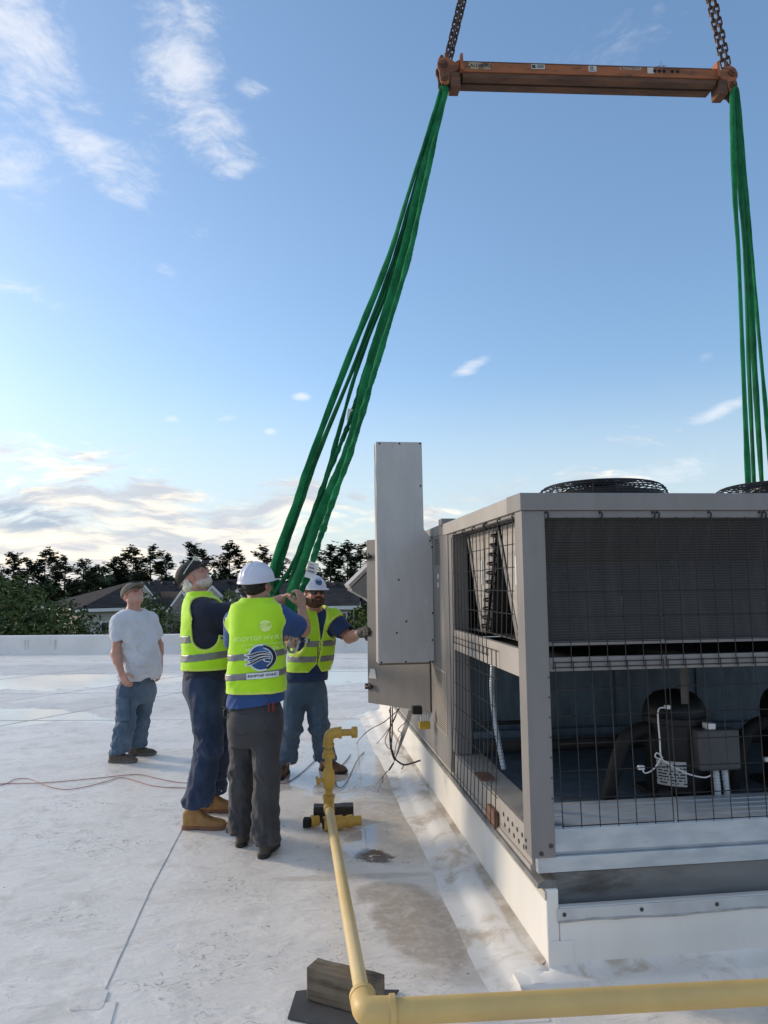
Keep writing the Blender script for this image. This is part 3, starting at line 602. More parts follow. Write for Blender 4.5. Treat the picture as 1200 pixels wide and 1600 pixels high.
# cream end plates between the V coils
for a0, a1, bm_ in ((APX[0] + .06, APX[1] - .07, BOT[0] + .0), (APX[1] + .05, APX[2] - .07, BOT[1] + .0)):
    m = MB(); m.prism([(a0, 1.97), (bm_ - .012, 1.385), (bm_ + .012, 1.385), (a1, 1.97)], 0, .03, .036); pl = m.build('end_plate', cream, unit)
    m = MB(); m.box(.022, .0295, (a0 + a1) / 2 - .02, (a0 + a1) / 2 + .02, 1.66, 1.80); m.build('label_sticker', white_p, pl)
for a0, b0, b1 in ((APX[0], -.2, BOT[0]), (APX[1], BOT[0], BOT[1]), (APX[2], BOT[1], BOT[2])):
    for s, bb in ((-1, b0), (1, b1)):
        if bb < 0 or bb > 1.7: continue
        t = .05 * s
        m = MB(); m.hexa([(.026, bb - t, 1.385), (.029, bb - t, 1.385), (.029, bb + .004 * s, 1.385), (.026, bb + .004 * s, 1.385), (.026, a0, 1.97), (.029, a0, 1.97), (.029, a0 + .035 * s, 1.97), (.026, a0 + .035 * s, 1.97)]); 
        cp = m.build('coil_channel', paint, unit)  # grey stands for cream sheet in shade, painted into the colour
        m = MB(); m.hexa([(.04, bb - 2.0 * t, 1.385), (UL - .1, bb - 2.0 * t, 1.385), (UL - .1, bb - t * .5, 1.385), (.04, bb - t * .5, 1.385), (.04, a0 - .01 * s, 1.96), (UL - .1, a0 - .01 * s, 1.96), (UL - .1, a0 + .035 * s, 1.96), (.04, a0 + .035 * s, 1.96)]); m.build('coil', fin_m, unit)
        if s > 0:
            cb = MB()
            for k in range(11):
                f_ = (k + .5) / 11; vv = bb + (a0 - bb) * f_ - .055 * (1 - f_) - .012; zz = 1.39 + .55 * f_
                cb.tube([(.045, vv - .018, zz), (.005, vv - .018, zz + .004), (-.008, vv, zz + .010), (.005, vv + .018, zz + .016), (.045, vv + .018, zz + .02)], .006, 6)
            tag(cb.build('return_bends', coil_end, unit, smooth=True), kind='stuff')
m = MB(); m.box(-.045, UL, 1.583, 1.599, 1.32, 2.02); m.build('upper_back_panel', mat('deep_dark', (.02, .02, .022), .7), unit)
m = MB(); m.box(.06, .5, .15, 1.58, 1.376, 1.384); m.build('coil_pan', coil_end, unit)
# wire guards
def guard(u0, u1, z0, z1, du, dz, place, bulge=0.0, skew=0.0, hooks=True, r_=.0024):
    mb = MB(); nu = int(round((u1 - u0) / du)); nzz = int(round((z1 - z0) / dz))
    wob = lambda i, j: (rnd.random() - .5) * .002
    for i in range(nu + 1):
        u = u0 + (u1 - u0) * i / nu
        mb.tube([place(u + skew * (1 - t) + wob(i, 0), -.003 - bulge * (1 - t) ** 2, z0 + (z1 - z0) * t - .006 + (.012 if t == 1 else 0)) for t in (0, .5, 1)], r_, 5)
    for j in range(nzz + 1):
        z = z0 + (z1 - z0) * j / nzz; t = (z - z0) / (z1 - z0)
        mb.tube([place(u0 - .004 + skew * (1 - t), .002 - bulge * (1 - t) ** 2, z + wob(0, j)), place(u1 + .004 + skew * (1 - t), .002 - bulge * (1 - t) ** 2, z + wob(0, j))], r_, 5)
    o = mb.build('wire_guard', wire_m, unit)
    if hooks:
        for i in range(0, nu + 1, 3):
            u = u0 + (u1 - u0) * i / nu
            h_ = MB(); h_.tube([place(u, .0, z1), place(u, -.006, z1 + .022), place(u - .006, .002, z1 + .03), place(u - .012, .012, z1 + .02)], .004, 6); h_.build('hook', wire_m, o)
    return o
fr = lambda u, d, z: (u, Y0 - .004 + d, z)
sd = lambda v, d, z: (X0 - .006 + d, v, z)
for u0 in (.056, .575, 1.094, 1.613, 2.13):
    guard(u0, u0 + .498, 1.30, 1.953, .083, .109, fr)
    guard(u0 + .008, u0 + .506, .632, 1.322, .083, .115, fr, .004, .01, hooks=False)
guard(.10, .60, 1.42, 1.955, .083, .107, sd, .012, .03)
guard(.63, 1.44, 1.30, 1.955, .083, .109, sd, .0)
guard(.42, 1.42, .50, 1.335, .083, .14, lambda v, d, z: (X0 - .012 + d, v, z), .035, -.02, hooks=False)
# compressors
def compressor(u, v, label=None):
    cz = .60
    k = MB(); k.lathe([(.10, 0), (.150, .0), (.158, .02), (.158, .34), (.164, .345), (.164, .375), (.158, .38), (.155, .41), (.135, .455), (.10, .487), (.05, .502), (.0, .505)], (u, v, cz), n=28); co_ = k.build('compressor', black_p, unit, smooth=True, auto=50)
    b_ = MB(); b_.box(u - .17, u + .17, v - .17, v + .17, cz - .03, cz + .0); b_.build('mount_plate', rub, co_, bevel=.01)
    for s in (-1, 1): mb = MB(); mb.lathe([(.035, 0), (.04, .015), (.035, .05), (.02, .06)], (u + s * .14, v - .13, cz - .025), n=10); mb.build('rubber_mount', rub, co_, smooth=True)
    b_ = MB(); b_.box(u + .0, u + .215, v - .23, v - .15, cz + .14, cz + .335); b_.build('terminal_box', mat('grey_plastic_box', (.055, .055, .058), .5, col2=(.07, .07, .072), scale=6), co_, bevel=.012)
    b_ = MB(); b_.box(u + .055, u + .10, v - .215, v - .165, cz + .336, cz + .365); b_.build('plug', white_p, co_, bevel=.004)
    for j in (0, 1):
        path = [(u + .10 + j * .045, v - .19, cz + .14), (u + .105 + j * .05, v - .19, cz + .04), (u + .115 + j * .05, v - .17, cz - .03)]
        pp = smooth_path(path, 14); mb = MB(); mb.tube(pp, [.014 + .003 * (i % 2) for i in range(len(pp))], 8); mb.build('conduit', mat('conduit_white', (.50, .52, .54), .5), co_, smooth=False)
    mb = MB(); mb.tube(smooth_path([(u - .14, v, cz + .30), (u - .20, v - .02, cz + .31), (u - .29, v - .04, cz + .27), (u - .34, v - .05, cz + .18), (u - .38, v - .05, cz + .06), (u - .40, v - .04, cz - .02)], 6), .036, 12); mb.build('suction_pipe', rub, co_, smooth=True)
    lb = MB(); n_ = 10
    vs = [(u + .1605 * math.cos(a_), v + .1605 * math.sin(a_), z) for a_ in np.linspace(R(205), R(258), n_) for z in (cz + .05, cz + .17)]
    lb.add(vs, [(2 * i, 2 * i + 2, 2 * i + 3, 2 * i + 1) for i in range(n_ - 1)]); pl = lb.build('rating_label', mat('rating_label', (.42, .42, .42), .5), co_)
    ln_ = MB()
    for r_ in range(7):
        z = cz + .06 + r_ * .0145; i0, i1 = sorted(rnd.sample(range(1, 19), 2)); a_ = np.linspace(R(205), R(258), 20)
        for i in range(19):
            if rnd.random() < .35: continue
            ln_.add([(u + .1612 * math.cos(t_), v + .1612 * math.sin(t_), zz) for t_, zz in ((a_[i], z), (a_[i + 1], z), (a_[i + 1], z + .007), (a_[i], z + .007))], [(0, 1, 2, 3)])
    ln_.build('label_print', shutter_m, co_)
    w_ = MB(); w_.tube(smooth_path([(u - .11, v - .125, cz + .435), (u - .15, v - .13, cz + .43), (u - .162, v - .14, cz + .38), (u - .163, v - .15, cz + .28), (u - .165, v - .16, cz + .20), (u - .14, v - .17, cz + .175), (u - .10, v - .175, cz + .15), (u - .04, v - .18, cz + .12), (u + .03, v - .20, cz + .105), (u + .06, v - .22, cz + .12)], 6), .0042, 6)
    w_.tube(smooth_path([(u - .165, v - .16, cz + .20), (u - .21, v - .17, cz + .15), (u - .255, v - .17, cz + .13), (u - .27, v - .17, cz + .15), (u - .272, v - .165, cz + .165)], 5), .0036, 6)
    w_.tube(smooth_path([(u - .16, v - .165, cz + .20), (u - .19, v - .17, cz + .225), (u - .20, v - .17, cz + .205), (u - .16, v - .17, cz + .19)], 6), .0035, 6); w_.build('sensor_lead', white_p, co_, smooth=True)
    for q_ in ((-.10, -.125, .435), (-.275, -.165, .155)): b_ = MB(); b_.box(u + q_[0] - .015, u + q_[0] + .015, v + q_[1] - .012, v + q_[1] + .012, cz + q_[2] - .008, cz + q_[2] + .012); b_.build('connector', white_p, co_, bevel=.003)
    mb = MB(); mb.tube([(u + .03 + .02 * math.cos(t_), v, cz + .50 + .022 * math.sin(t_)) for t_ in np.linspace(0, PI, 8)], .004, 6); mb.build('lifting_eye', black_p, co_, smooth=True)
cu = front_px(1056, 1160, .55)
compressor(cu[0], .55); compressor(cu[0] + .70, .60)
MB().box(cu[0] - .06, cu[0] - .02, .36, .365, 1.06, 1.30).build('hanger_strap', mat('brown_strap', (.10, .085, .075), .7), unit)
for s, (v, dv) in enumerate(((.30, .06), (1.05, .10))):      # flexible conduits seen through the side
    pp = smooth_path([(.03 + .05 * s, v, 1.24), (.02 + .05 * s, v + .01, 1.05), (.03 + .05 * s, v - .02, .85), (.06 + .05 * s, v - .05, .62)], 26)
    mb = MB(); mb.tube(pp, [.013 + .003 * (i % 2) for i in range(len(pp))], 8); mb.build('flexible_conduit', galv, unit)
# side panels beyond the second post
m = MB(); m.box(X0, X0 + .02, 1.6905, UD, .47, 1.999); sp_ = m.build('side_panel', paint, unit)
m = MB(); m.box(X0 - .0035, X0 - .0005, 1.72, 2.12, .66, 1.08); pf = m.build('perforated_panel', cream, unit)
hm = MB()
for i in range(26):
    for j in range(27):
        v_, z_ = 1.735 + i * .0148, .672 + j * .0148; hm.box(X0 - .0042, X0 - .0037, v_, v_ + .0075, z_, z_ + .0075)
tag(hm.build('perforations', mat('hole_dark', (.05, .045, .04), .9), pf), kind='stuff')
m = MB(); m.box(X0 - .003, X0 - .0005, 1.88, 2.05, 1.79, 2.0 - .005); lv = m.build('louver_panel', paint, unit)
for j in range(13):
    for i in range(3): MB().box(X0 - .0045, X0 - .0032, 1.892 + i * .052, 1.932 + i * .052, 1.80 + j * .0145, 1.807 + j * .0145).build('slot', MATS['hole_dark'], lv)
for z_ in (1.70, 1.64): MB().box(X0 - .0025, X0 - .0005, 1.93, 1.97, z_, z_ + .035).build('label_sticker', white_p, sp_)
# wire duct cabinet standing off the side, and the open door behind it
TY = 2.14
tl = front_px(588, 690, TY); tr_ = front_px(659, 690, TY); bl = front_px(590, 1037, TY); br = front_px(677, 1036, TY)
u0, u1, u2 = (tl[0] + bl[0]) / 2, tr_[0], X0 - .001; zt, zb = tl[2], bl[2]; zc = front_px(666, 836, TY)[2]
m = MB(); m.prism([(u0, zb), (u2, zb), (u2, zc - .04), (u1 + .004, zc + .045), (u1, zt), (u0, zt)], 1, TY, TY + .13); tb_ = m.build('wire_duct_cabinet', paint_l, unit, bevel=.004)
m = MB(); m.prism([(u0 + .004, zb - .012), (u2 - .03, zb - .012), (u2 - .03, zb - .0005), (u0 + .004, zb - .0005)], 1, TY + .002, TY + .05); m.build('hem', mat('brown_edge', (.16, .12, .08), .7), tb_)
dk = mat('dark_screw', (.02, .02, .02), .5)
for px, py in ((593, 693), (624, 693), (656, 693), (657, 759), (596, 1035), (634, 1034), (672, 1034), (676, 1034), (623, 906), (635, 971), (620, 989), (665, 1023), (637, 873), (666, 917), (667, 939), (665, 1001), (676, 958), (676, 1000), (675, 855), (672, 845)):
    q = front_px(px, py, TY); mb = MB(); mb.lathe([(.0075, 0), (.007, .003), (.004, .005)], (q[0], TY, q[2]), (0, -1, 0), 8); mb.build('screw', dk if px not in (637, 666, 667, 665) else galv, tb_)
# door: hinged at the panel, swung out about half way
hw = unit_local(at(669, 1113, 5.44)); Yh = 5.44
hx = X0 - .012; hv = TY + .145
zb2 = at(668, 1113, unit_world(hx, hv, 0)[1])[2]
hp = unit_world(hx, hv, 0); ep = at(575, 1098, 1.0); d_ = (at(575, 1098, 10) - np.array([0, 0, CAMH])) / 10
Yl = (zb2 - CAMH) / d_[2]; lp = unit_local(np.array([0, 0, CAMH]) + d_ * Yl)
zt2 = at(574, 844, Yl)[2]
dv_ = np.array([lp[0] - hx, lp[1] - hv]); dl = np.linalg.norm(dv_); dv_ /= dl; nv_ = np.array([dv_[1], -dv_[0]])
if nv_[1] > 0: nv_ = -nv_
def door_pt(s, n_, z): return (hx + dv_[0] * s + nv_[0] * n_, hv + dv_[1] * s + nv_[1] * n_, z)
m = MB(); m.hexa([door_pt(0, 0, zb2), door_pt(dl, 0, zb2), door_pt(dl, -.035, zb2), door_pt(0, -.035, zb2), door_pt(0, 0, zt2), door_pt(dl, 0, zt2), door_pt(dl, -.035, zt2), door_pt(0, -.035, zt2)])
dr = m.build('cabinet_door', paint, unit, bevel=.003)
for zz in (at(578, 870, Yl)[2], at(578, 1072, Yl)[2]):
    mb = MB(); c0 = door_pt(dl - .045, 0, zz); mb.tube([c0, door_pt(dl - .045, .025, zz)], .016, 10); mb.tube([door_pt(dl - .045, .02, zz), door_pt(dl - .005, .024, zz)], .009, 8); mb.tube([door_pt(dl + .004, .01, zz - .022), door_pt(dl + .006, .012, zz + .022)], .013, 8); mb.tube([door_pt(dl - .045, .02, zz + .028), door_pt(dl - .045, .02, zz - .022)], .007, 8); mb.build('latch', screw_m, dr, smooth=True)
zz = at(578, 1051, Yl)[2]; mb = MB(); mb.hexa([door_pt(dl - .105, .001, zz - .04), door_pt(dl - .02, .001, zz - .04), door_pt(dl - .02, .006, zz - .04), door_pt(dl - .105, .006, zz - .04), door_pt(dl - .085, .001, zz + .035), door_pt(dl - .035, .001, zz + .035), door_pt(dl - .035, .006, zz + .035), door_pt(dl - .085, .006, zz + .035)]); mb.build('warning_sticker', white_p, dr)
# rain hood farther along the side
hv0, hv1 = 4.35, 5.0
q = side_px(574, 893, 0); tip = unit_local(at(549, 919, unit_world(-.4, hv0, 0)[1])); tp2 = unit_local(at(574, 894, unit_world(-.2, hv0, 0)[1])); lo_ = unit_local(at(575, 937, unit_world(-.2, hv0, 0)[1]))
sl = (tp2[2] - tip[2]) / (tp2[0] - tip[0])
m = MB(); m.prism([(X0 - .001, tip[2] + sl * (X0 - tip[0])), (tip[0], tip[2]), (tip[0] + .008, tip[2] - .03), (lo_[0] - .09, tip[2] - .07), (lo_[0], lo_[2]), (X0 - .001, lo_[2] - .2)][::-1], 1, hv0, hv1); ho = m.build('rain_hood', paint, unit)
m = MB(); m.hexa([(tip[0] - .012, hv0 - .01, tip[2] + .002), (X0 - .001, hv0 - .01, tip[2] + sl * (X0 - tip[0]) + .016), (X0 - .001, hv1 + .01, tip[2] + sl * (X0 - tip[0]) + .016), (tip[0] - .012, hv1 + .01, tip[2] + .002),
                  (tip[0] - .03, hv0 - .01, tip[2] + .035), (X0 - .001, hv0 - .01, tip[2] + sl * (X0 - tip[0]) + .06), (X0 - .001, hv1 + .01, tip[2] + sl * (X0 - tip[0]) + .06), (tip[0] - .03, hv1 + .01, tip[2] + .035)]); m.build('hood_top', cream, ho)  # top plate coloured lighter than the hood to stand for light on it
# yellow connector and loose wires below the door
q = front_px(664, 1132, TY + .05); mb = MB(); mb.box(q[0] - .045, q[0] + .035, TY + .02, TY + .08, q[2] - .028, q[2] + .022); yc = mb.build('yellow_connector', mat('yellow_plastic', (.55, .36, .02), .45, col2=(.42, .28, .02), scale=20), unit, bevel=.005)
for k in range(4): mb = MB(); mb.tube([(q[0] - .03 + k * .017, TY + .05, q[2] + .022), (q[0] - .032 + k * .018, TY + .05, q[2] + .07 + .01 * (k % 2))], .0055, 6); mb.build('terminal', white_p, yc)
mb = MB(); mb.box(q[0] - .09, q[0] - .02, TY + .03, TY + .10, q[2] + .075, q[2] + .13); mb.build('relay', rub, unit, bevel=.006)
# fans on top
def fan(u, v):
    r0 = .352; mb = MB(); mb.lathe([(r0 + .02, 0), (r0 + .02, .012), (r0, .02), (r0 - .01, .11), (r0 - .025, .11), (r0 - .015, .015)], (u, v, 2.063), n=36); f_ = mb.build('fan', mat('black_fan_shroud', (.02, .02, .02), .5), unit, smooth=True, auto=40)
    HS = .74; prof_ = [(r0 + .012, .075), (r0 + .016, .095), (r0 + .016, .115), (r0 + .014, .135), (r0 + .010, .155), (r0 + .003, .175), (r0 - .008, .192), (r0 - .024, .207), (r0 - .045, .218), (r0 - .07, .226)] + [(r0 - .095 - .026 * k, .231 + .0014 * k) for k in range(10)]
    prof_ = [(r_, h_ * HS) for r_, h_ in prof_]; g = MB()
    for r_, h_ in prof_: g.tube([(u + r_ * math.cos(t_), v + r_ * math.sin(t_), 2.063 + h_) for t_ in np.linspace(0, 2 * PI, 40, endpoint=False)], .0028, 5, closed=True)
    for k in range(18):
        t_ = 2 * PI * k / 18; g.tube([(u + r_ * math.cos(t_ + .0), v + r_ * math.sin(t_), 2.063 + h_ - .003) for r_, h_ in prof_], .0032, 5)
    g.lathe([(.11, .240 * HS), (.11, .246 * HS), (.0, .247 * HS)], (u, v, 2.063), n=20)
    g.build('fan_guard', wire_m, f_)
    for k in range(4):
        t_ = PI / 2 * k + .4; bl_ = MB(); e1 = np.array([math.cos(t_), math.sin(t_), 0]); e2 = np.array([-math.sin(t_), math.cos(t_), 0]); c0 = np.array([u, v, 2.063 + .09])
        bl_.hexa([c0 + e1 * .06 - e2 * .04 - [0, 0, .02], c0 + e1 * .34 - e2 * .11 - [0, 0, .04], c0 + e1 * .34 + e2 * .09 + [0, 0, .03], c0 + e1 * .06 + e2 * .04 + [0, 0, .02]] + [p + np.array([0, 0, .004]) for p in (c0 + e1 * .06 - e2 * .04 - [0, 0, .02], c0 + e1 * .34 - e2 * .11 - [0, 0, .04], c0 + e1 * .34 + e2 * .09 + [0, 0, .03], c0 + e1 * .06 + e2 * .04 + [0, 0, .02])]); bl_.build('blade', galv, f_)
    mb = MB(); mb.lathe([(.06, 0), (.06, .12), (.05, .13)], (u, v, 2.063), n=16); mb.build('motor', black_p, f_, smooth=True, auto=40)
fv = .92; fq = front_px(939, 760, fv); fan(fq[0], fv); fq2 = front_px(1216, 760, fv); fan(fq2[0], fv)
# ------------------------------------------------------------------ gas pipe, timbers, fittings, cables
pipe_m = mat('yellow_pipe_paint', (.66, .45, .16), .5, col2=(.58, .40, .15), scale=4, stretch=(1, 1, 1), dirt=(.36, .25, .10), dscale=5, dlo=.62, dhi=.8, bump=.05, bscale=60, bdist=.002)
pipe_f = mat('pale_worn_yellow_pipe', (.60, .43, .17), .5, col2=(.66, .50, .25), scale=3, dirt=(.40, .29, .13), dscale=6, dlo=.6, dhi=.78)
pipe_v = mat('yellow_fitting_paint', (.60, .37, .06), .45, col2=(.50, .31, .06), scale=7, dirt=(.22, .14, .04), dscale=11, dlo=.62, dhi=.72, bump=.1, bscale=30, bdist=.003)
ZP = .185
e0 = on_floor(571, 1583, ZP); r0_ = on_floor(1200, 1550, ZP); far0 = on_floor(514, 1262, ZP + .0)
gp = thing('gas_pipe', 'yellow painted steel gas pipe bending round on the roof and ending in a capped riser', 'pipe', (e0[0], e0[1], 0))
L0 = np.array([e0[0], e0[1], 0]); loc = lambda p: np.array(p) - L0
dr1 = (r0_ - e0) / np.linalg.norm(r0_ - e0); dr2 = (far0 - e0) / np.linalg.norm(far0 - e0)
PR, PF = .0425, .029
def pbuild(nm, mb, m_, par_=gp): return mb.build(nm, m_, par_, smooth=True, auto=45)
ce = e0
mb = MB(); mb.tube([loc(ce + dr1 * .085), loc(ce + dr1 * 4.2)], PR, 20); pbuild('pipe_run', mb, pipe_m)
arc = smooth_path([loc(ce + dr1 * .10), loc(ce + dr1 * .045 + dr2 * .004), loc(ce + dr1 * .008 + dr2 * .012), loc(ce + dr2 * .05), loc(ce + dr2 * .10)], 5)
mb = MB(); mb.tube(arc, [PR + .007 - .004 * i / len(arc) for i in range(len(arc))], 20); mb.tube([loc(ce + dr1 * .085), loc(ce + dr1 * .105)], PR + .013, 20); mb.tube([loc(ce + dr2 * .085), loc(ce + dr2 * .108)], PR + .006, 20); pbuild('elbow', mb, pipe_m)
fe = far0 - dr2 * .04
mb = MB(); mb.tube([loc(ce + dr2 * .10), loc(fe)], PF, 20); pbuild('pipe_run', mb, pipe_f)
zt_ = at(520, 1146, far0[1])[2]; up = np.array([0, 0, 1.0]); rb = far0.copy()
mb = MB(); mb.tube(smooth_path([loc(rb - dr2 * .07), loc(rb - dr2 * .01), loc(rb + up * .015 + dr2 * .02), loc(rb + up * .07 + dr2 * .02)], 5), PF + .007, 18); mb.tube([loc(rb + up * .055 + dr2 * .02), loc(rb + up * .075 + dr2 * .02)], PF + .012, 18); pbuild('elbow', mb, pipe_v)
rx = rb + dr2 * .02; zz = rb[2]; hgt = zt_ - zz
mb = MB(); mb.tube([loc(rx + up * .07), loc(rx + up * (hgt - .03))], PF - .004, 18); pbuild('riser', mb, pipe_v)
mb = MB(); mb.lathe([(PF, .115), (PF + .004, .12), (PF + .010, .14), (PF + .013, .18), (PF + .010, .225), (PF + .002, .245), (PF, .25)], loc(rx), n=20); vb = pbuild('valve_body', mb, pipe_v)
mb = MB(); mb.tube([loc(rx + up * .175 - dr1 * .04), loc(rx + up * .175 - dr1 * .075)], .014, 8); mb.tube([loc(rx + up * .165 - dr1 * .075), loc(rx + up * .20 - dr1 * .080)], .009, 8); mb.tube([loc(rx + up * .145 - dr1 * .070), loc(rx + up * .17 - dr1 * .074)], .011, 8); pbuild('valve_handle', mb, pipe_v, vb)
mb = MB(); mb.lathe([(PF, .315), (PF + .013, .318), (PF + .015, .335), (PF + .013, .352), (PF + .005, .356), (PF + .005, .375), (PF, .378)], loc(rx), n=8); pbuild('union', mb, pipe_v)
te = rx + up * hgt
mb = MB(); mb.tube(smooth_path([loc(te - up * .085), loc(te - up * .045), loc(te - up * .012 + dr1 * .012), loc(te + dr1 * .045), loc(te + dr1 * .085)], 5), PF + .006, 18); mb.tube([loc(te - up * .09), loc(te - up * .07)], PF + .011, 18); mb.tube([loc(te + dr1 * .07), loc(te + dr1 * .09)], PF + .011, 18); pbuild('elbow', mb, pipe_v)
mb = MB(); mb.tube([loc(te + dr1 * .085), loc(te + dr1 * .16)], PF - .006, 18); pbuild('nipple', mb, pipe_v)
mb = MB(); mb.lathe([(PF + .004, 0), (PF + .009, .006), (PF + .009, .034), (PF + .004, .042), (0, .044)], loc(te + dr1 * .155), tuple(dr1), 14); pbuild('cap', mb, pipe_v)
wood = mat('weathered_timber', (.115, .088, .060), .85, col2=(.19, .155, .11), scale=5, stretch=(.6, 6, 6), bump=.5, bscale=14, bdist=.006, dirt=(.02, .018, .015), dscale=5)
wood_e = wood
def timber(a, b, w, h, name, label, z0=.0, m_=wood):
    a, b = np.array(a), np.array(b); c0 = (a + b) / 2; d = b - a; L_ = np.linalg.norm(d[:2]); rz = math.atan2(d[1], d[0])
    mb = MB(); n_ = 9
    for i in range(n_ - 1): pass
    xs_ = np.linspace(-L_ / 2, L_ / 2, n_); rows = []
    for x in xs_:
        j = lambda: (rnd.random() - .5) * .004
        rows.append([(x + j() * .5, -w / 2 + j(), z0), (x, w / 2 + j(), z0), (x, w / 2 + j(), z0 + h + j()), (x + j() * .5, -w / 2 + j(), z0 + h + j())])
    mb.add([p for r_ in rows for p in r_], [(i * 4 + k, i * 4 + (k + 1) % 4, i * 4 + 4 + (k + 1) % 4, i * 4 + 4 + k) for i in range(n_ - 1) for k in range(4)] + [(3, 2, 1, 0), tuple((n_ - 1) * 4 + k for k in range(4))])
    mb.f = [f[::-1] for f in mb.f]
    o = mb.build(name, m_, bevel=.005); o.location = (c0[0], c0[1], 0); o.rotation_euler = (0, 0, rz); return tag(o, label, 'timber')
ta, tb2 = on_floor(489, 1562, .012), on_floor(598, 1590, .012)
timber(on_floor(486, 1566, .01) + np.array([0, .05, 0]), on_floor(594, 1596, .01) + np.array([0, .05, 0]), .09, .125, 'timber_block', 'weathered brown timber block propping the near end of the yellow pipe', .012)
black_wood = mat('black_creosoted_timber', (.010, .010, .010), .55, col2=(.035, .033, .03), scale=4, stretch=(.5, 5, 5), bump=.3, bscale=12, bdist=.004)
fa, fb = on_floor(489, 1286), on_floor(552, 1284); timber(fa + np.array([0, .05, 0]), fb + np.array([0, .05, 0]), .10, .105, 'timber_block', 'black timber block under the far end of the yellow pipe beside the riser', .0, black_wood)
# rubber pad
pts = [on_floor(449, 1594), on_floor(560, 1616), on_floor(624, 1550), on_floor(500, 1548), on_floor(462, 1552)]
cpt = sum(pts) / len(pts); mb = MB(); mb.prism([tuple((p - cpt)[:2]) for p in pts], 2, .002, .011); po = mb.build('rubber_pad', mat('grey_rubber_pad', (.045, .045, .048), .65, col2=(.07, .07, .072), scale=4, dirt=(.18, .17, .155), dscale=7, dlo=.6, dhi=.72), bevel=.003); po.location = (cpt[0], cpt[1], 0); tag(po, 'flat grey rubber pad lying under the near timber block', 'pad')
# loose valve fitting on the roof beside the far timber
fp = on_floor(520, 1296); ft = thing('pipe_fitting', 'loose yellow pipe tee and valve lying on the roof beside the black timber', 'fitting', (fp[0], fp[1], 0)); fl = lambda x, y, z: (x, y, z)
ax1 = np.array([1.0, .25, 0]); ax1 /= np.linalg.norm(ax1)
def seg(t0, t1, r_, nm, z=.05, m_=pipe_v, q0=(-.06, -.035)):
    mb = MB(); a_ = np.array([q0[0], q0[1], z]) + ax1 * t0; b_ = np.array([q0[0], q0[1], z]) + ax1 * t1; mb.tube([a_, b_], r_, 16); return mb.build(nm, m_, ft, smooth=True, auto=40)
seg(.0, .035, .046, 'coupling'); seg(.035, .09, .040, 'body'); seg(.085, .13, .046, 'coupling'); seg(.13, .17, .036, 'nipple'); seg(.165, .20, .042, 'coupling'); seg(.20, .26, .033, 'nipple')
mb = MB(); mb.lathe([(.036, 0), (.036, .004), (.0, .0045)], tuple(np.array([-.06, -.035, .05]) - ax1 * .002), tuple(-ax1), 16); mb.build('open_end', rub, ft)
mb = MB(); mb.tube([(-.10, .05, .045), (-.155, .03, .045)], .034, 14); mb.tube([(-.135, .04, .045), (-.15, .034, .045)], .04, 14); mb.build('side_branch', pipe_v, ft, smooth=True, auto=40)
mb = MB(); mb.box(-.205, -.150, -.01, .05, .012, .072); mb.build('handle_block', rub, ft, bevel=.006)
# cables
def cable(name, pts, r_, m_, label, cat='cable', group=None, n=6):
    P_ = [np.array(p, float) for p in pts]; b0 = np.array([P_[0][0], P_[0][1], 0]); mb = MB(); mb.tube([p - b0 for p in smooth_path(P_, n)], r_, 6); o = mb.build(name, m_, smooth=True); o.location = tuple(b0); return tag(o, label, cat, group)
red_w = mat('dark_red_wire', (.33, .11, .09), .5); brn_w = mat('brown_wire', (.085, .05, .045), .5); gry_w = mat('grey_wire', (.24, .235, .23), .5); blk_w = mat('black_wire_sheath', (.015, .015, .015), .5)
zf = lambda lst, z=.006: [on_floor(a, b, z) for a, b in lst]
cable('cable', zf([(-700, 1262), (-420, 1228), (-200, 1246), (-60, 1236), (0, 1225), (70, 1223), (150, 1216), (212, 1210), (245, 1216), (283, 1223), (310, 1221), (338, 1213), (362, 1212), (395, 1216), (440, 1224), (452, 1220)]), .0030, red_w, 'upper of two thin red cables snaking over the roof at left')
cable('cable', zf([(-700, 1250), (-380, 1252), (-180, 1230), (-60, 1229), (0, 1227), (22, 1218), (46, 1217), (80, 1230), (112, 1233), (160, 1223), (192, 1215), (240, 1228), (290, 1231), (320, 1229)]), .0030, red_w, 'lower of two thin red cables, looping below the other at left')
hang = unit_world(-.20, 2.36, .66)
HY = unit_world(-.15, 2.30, 0)[1]
cable('cable', zf([(452, 1221), (468, 1210), (490, 1190), (508, 1172)]) + [at(530, 1178, 6.2) * np.array([1, 1, 0]) + np.array([0, 0, .01]), on_floor(562, 1182, .01), on_floor(590, 1160, .02), at(612, 1132, HY), at(622, 1108, HY)], .0036, brn_w, 'thin brown cable running from the worker\'s boots up to the open cabinet door')
cable('cable', zf([(528, 1202), (545, 1183), (558, 1160)]) + [at(575, 1142, 5.9), at(600, 1128, HY), at(624, 1108, HY)], .0036, brn_w, 'short brown cable hanging from the cabinet and curling behind the riser')
wb = thing('wire_bundle', 'bundle of loose cut wires hanging below the open cabinet door', 'wires', tuple(unit_world(-.2, 2.3, 0)[:2]) + (0,)); wl = np.array(wb.location)
def hangw(pts, r_, m_, Y=None): P_ = [at(a, b, HY + (c[0] if c else 0)) - wl for a, b, *c in pts]; mb = MB(); mb.tube(smooth_path(P_, 6), r_, 6); mb.build('wire', m_, wb, smooth=True)
hangw([(610, 1104), (610, 1130), (609, 1150), (611, 1172), (617, 1185)], .0045, blk_w); hangw([(613, 1104), (613, 1140), (612, 1170), (618, 1186)], .0045, brn_w)
hangw([(608, 1108), (611, 1130), (603, 1152), (602, 1160), (606, 1168), (612, 1171)], .0032, red_w); hangw([(624, 1106), (616, 1122), (610, 1140), (611, 1160)], .0032, brn_w)
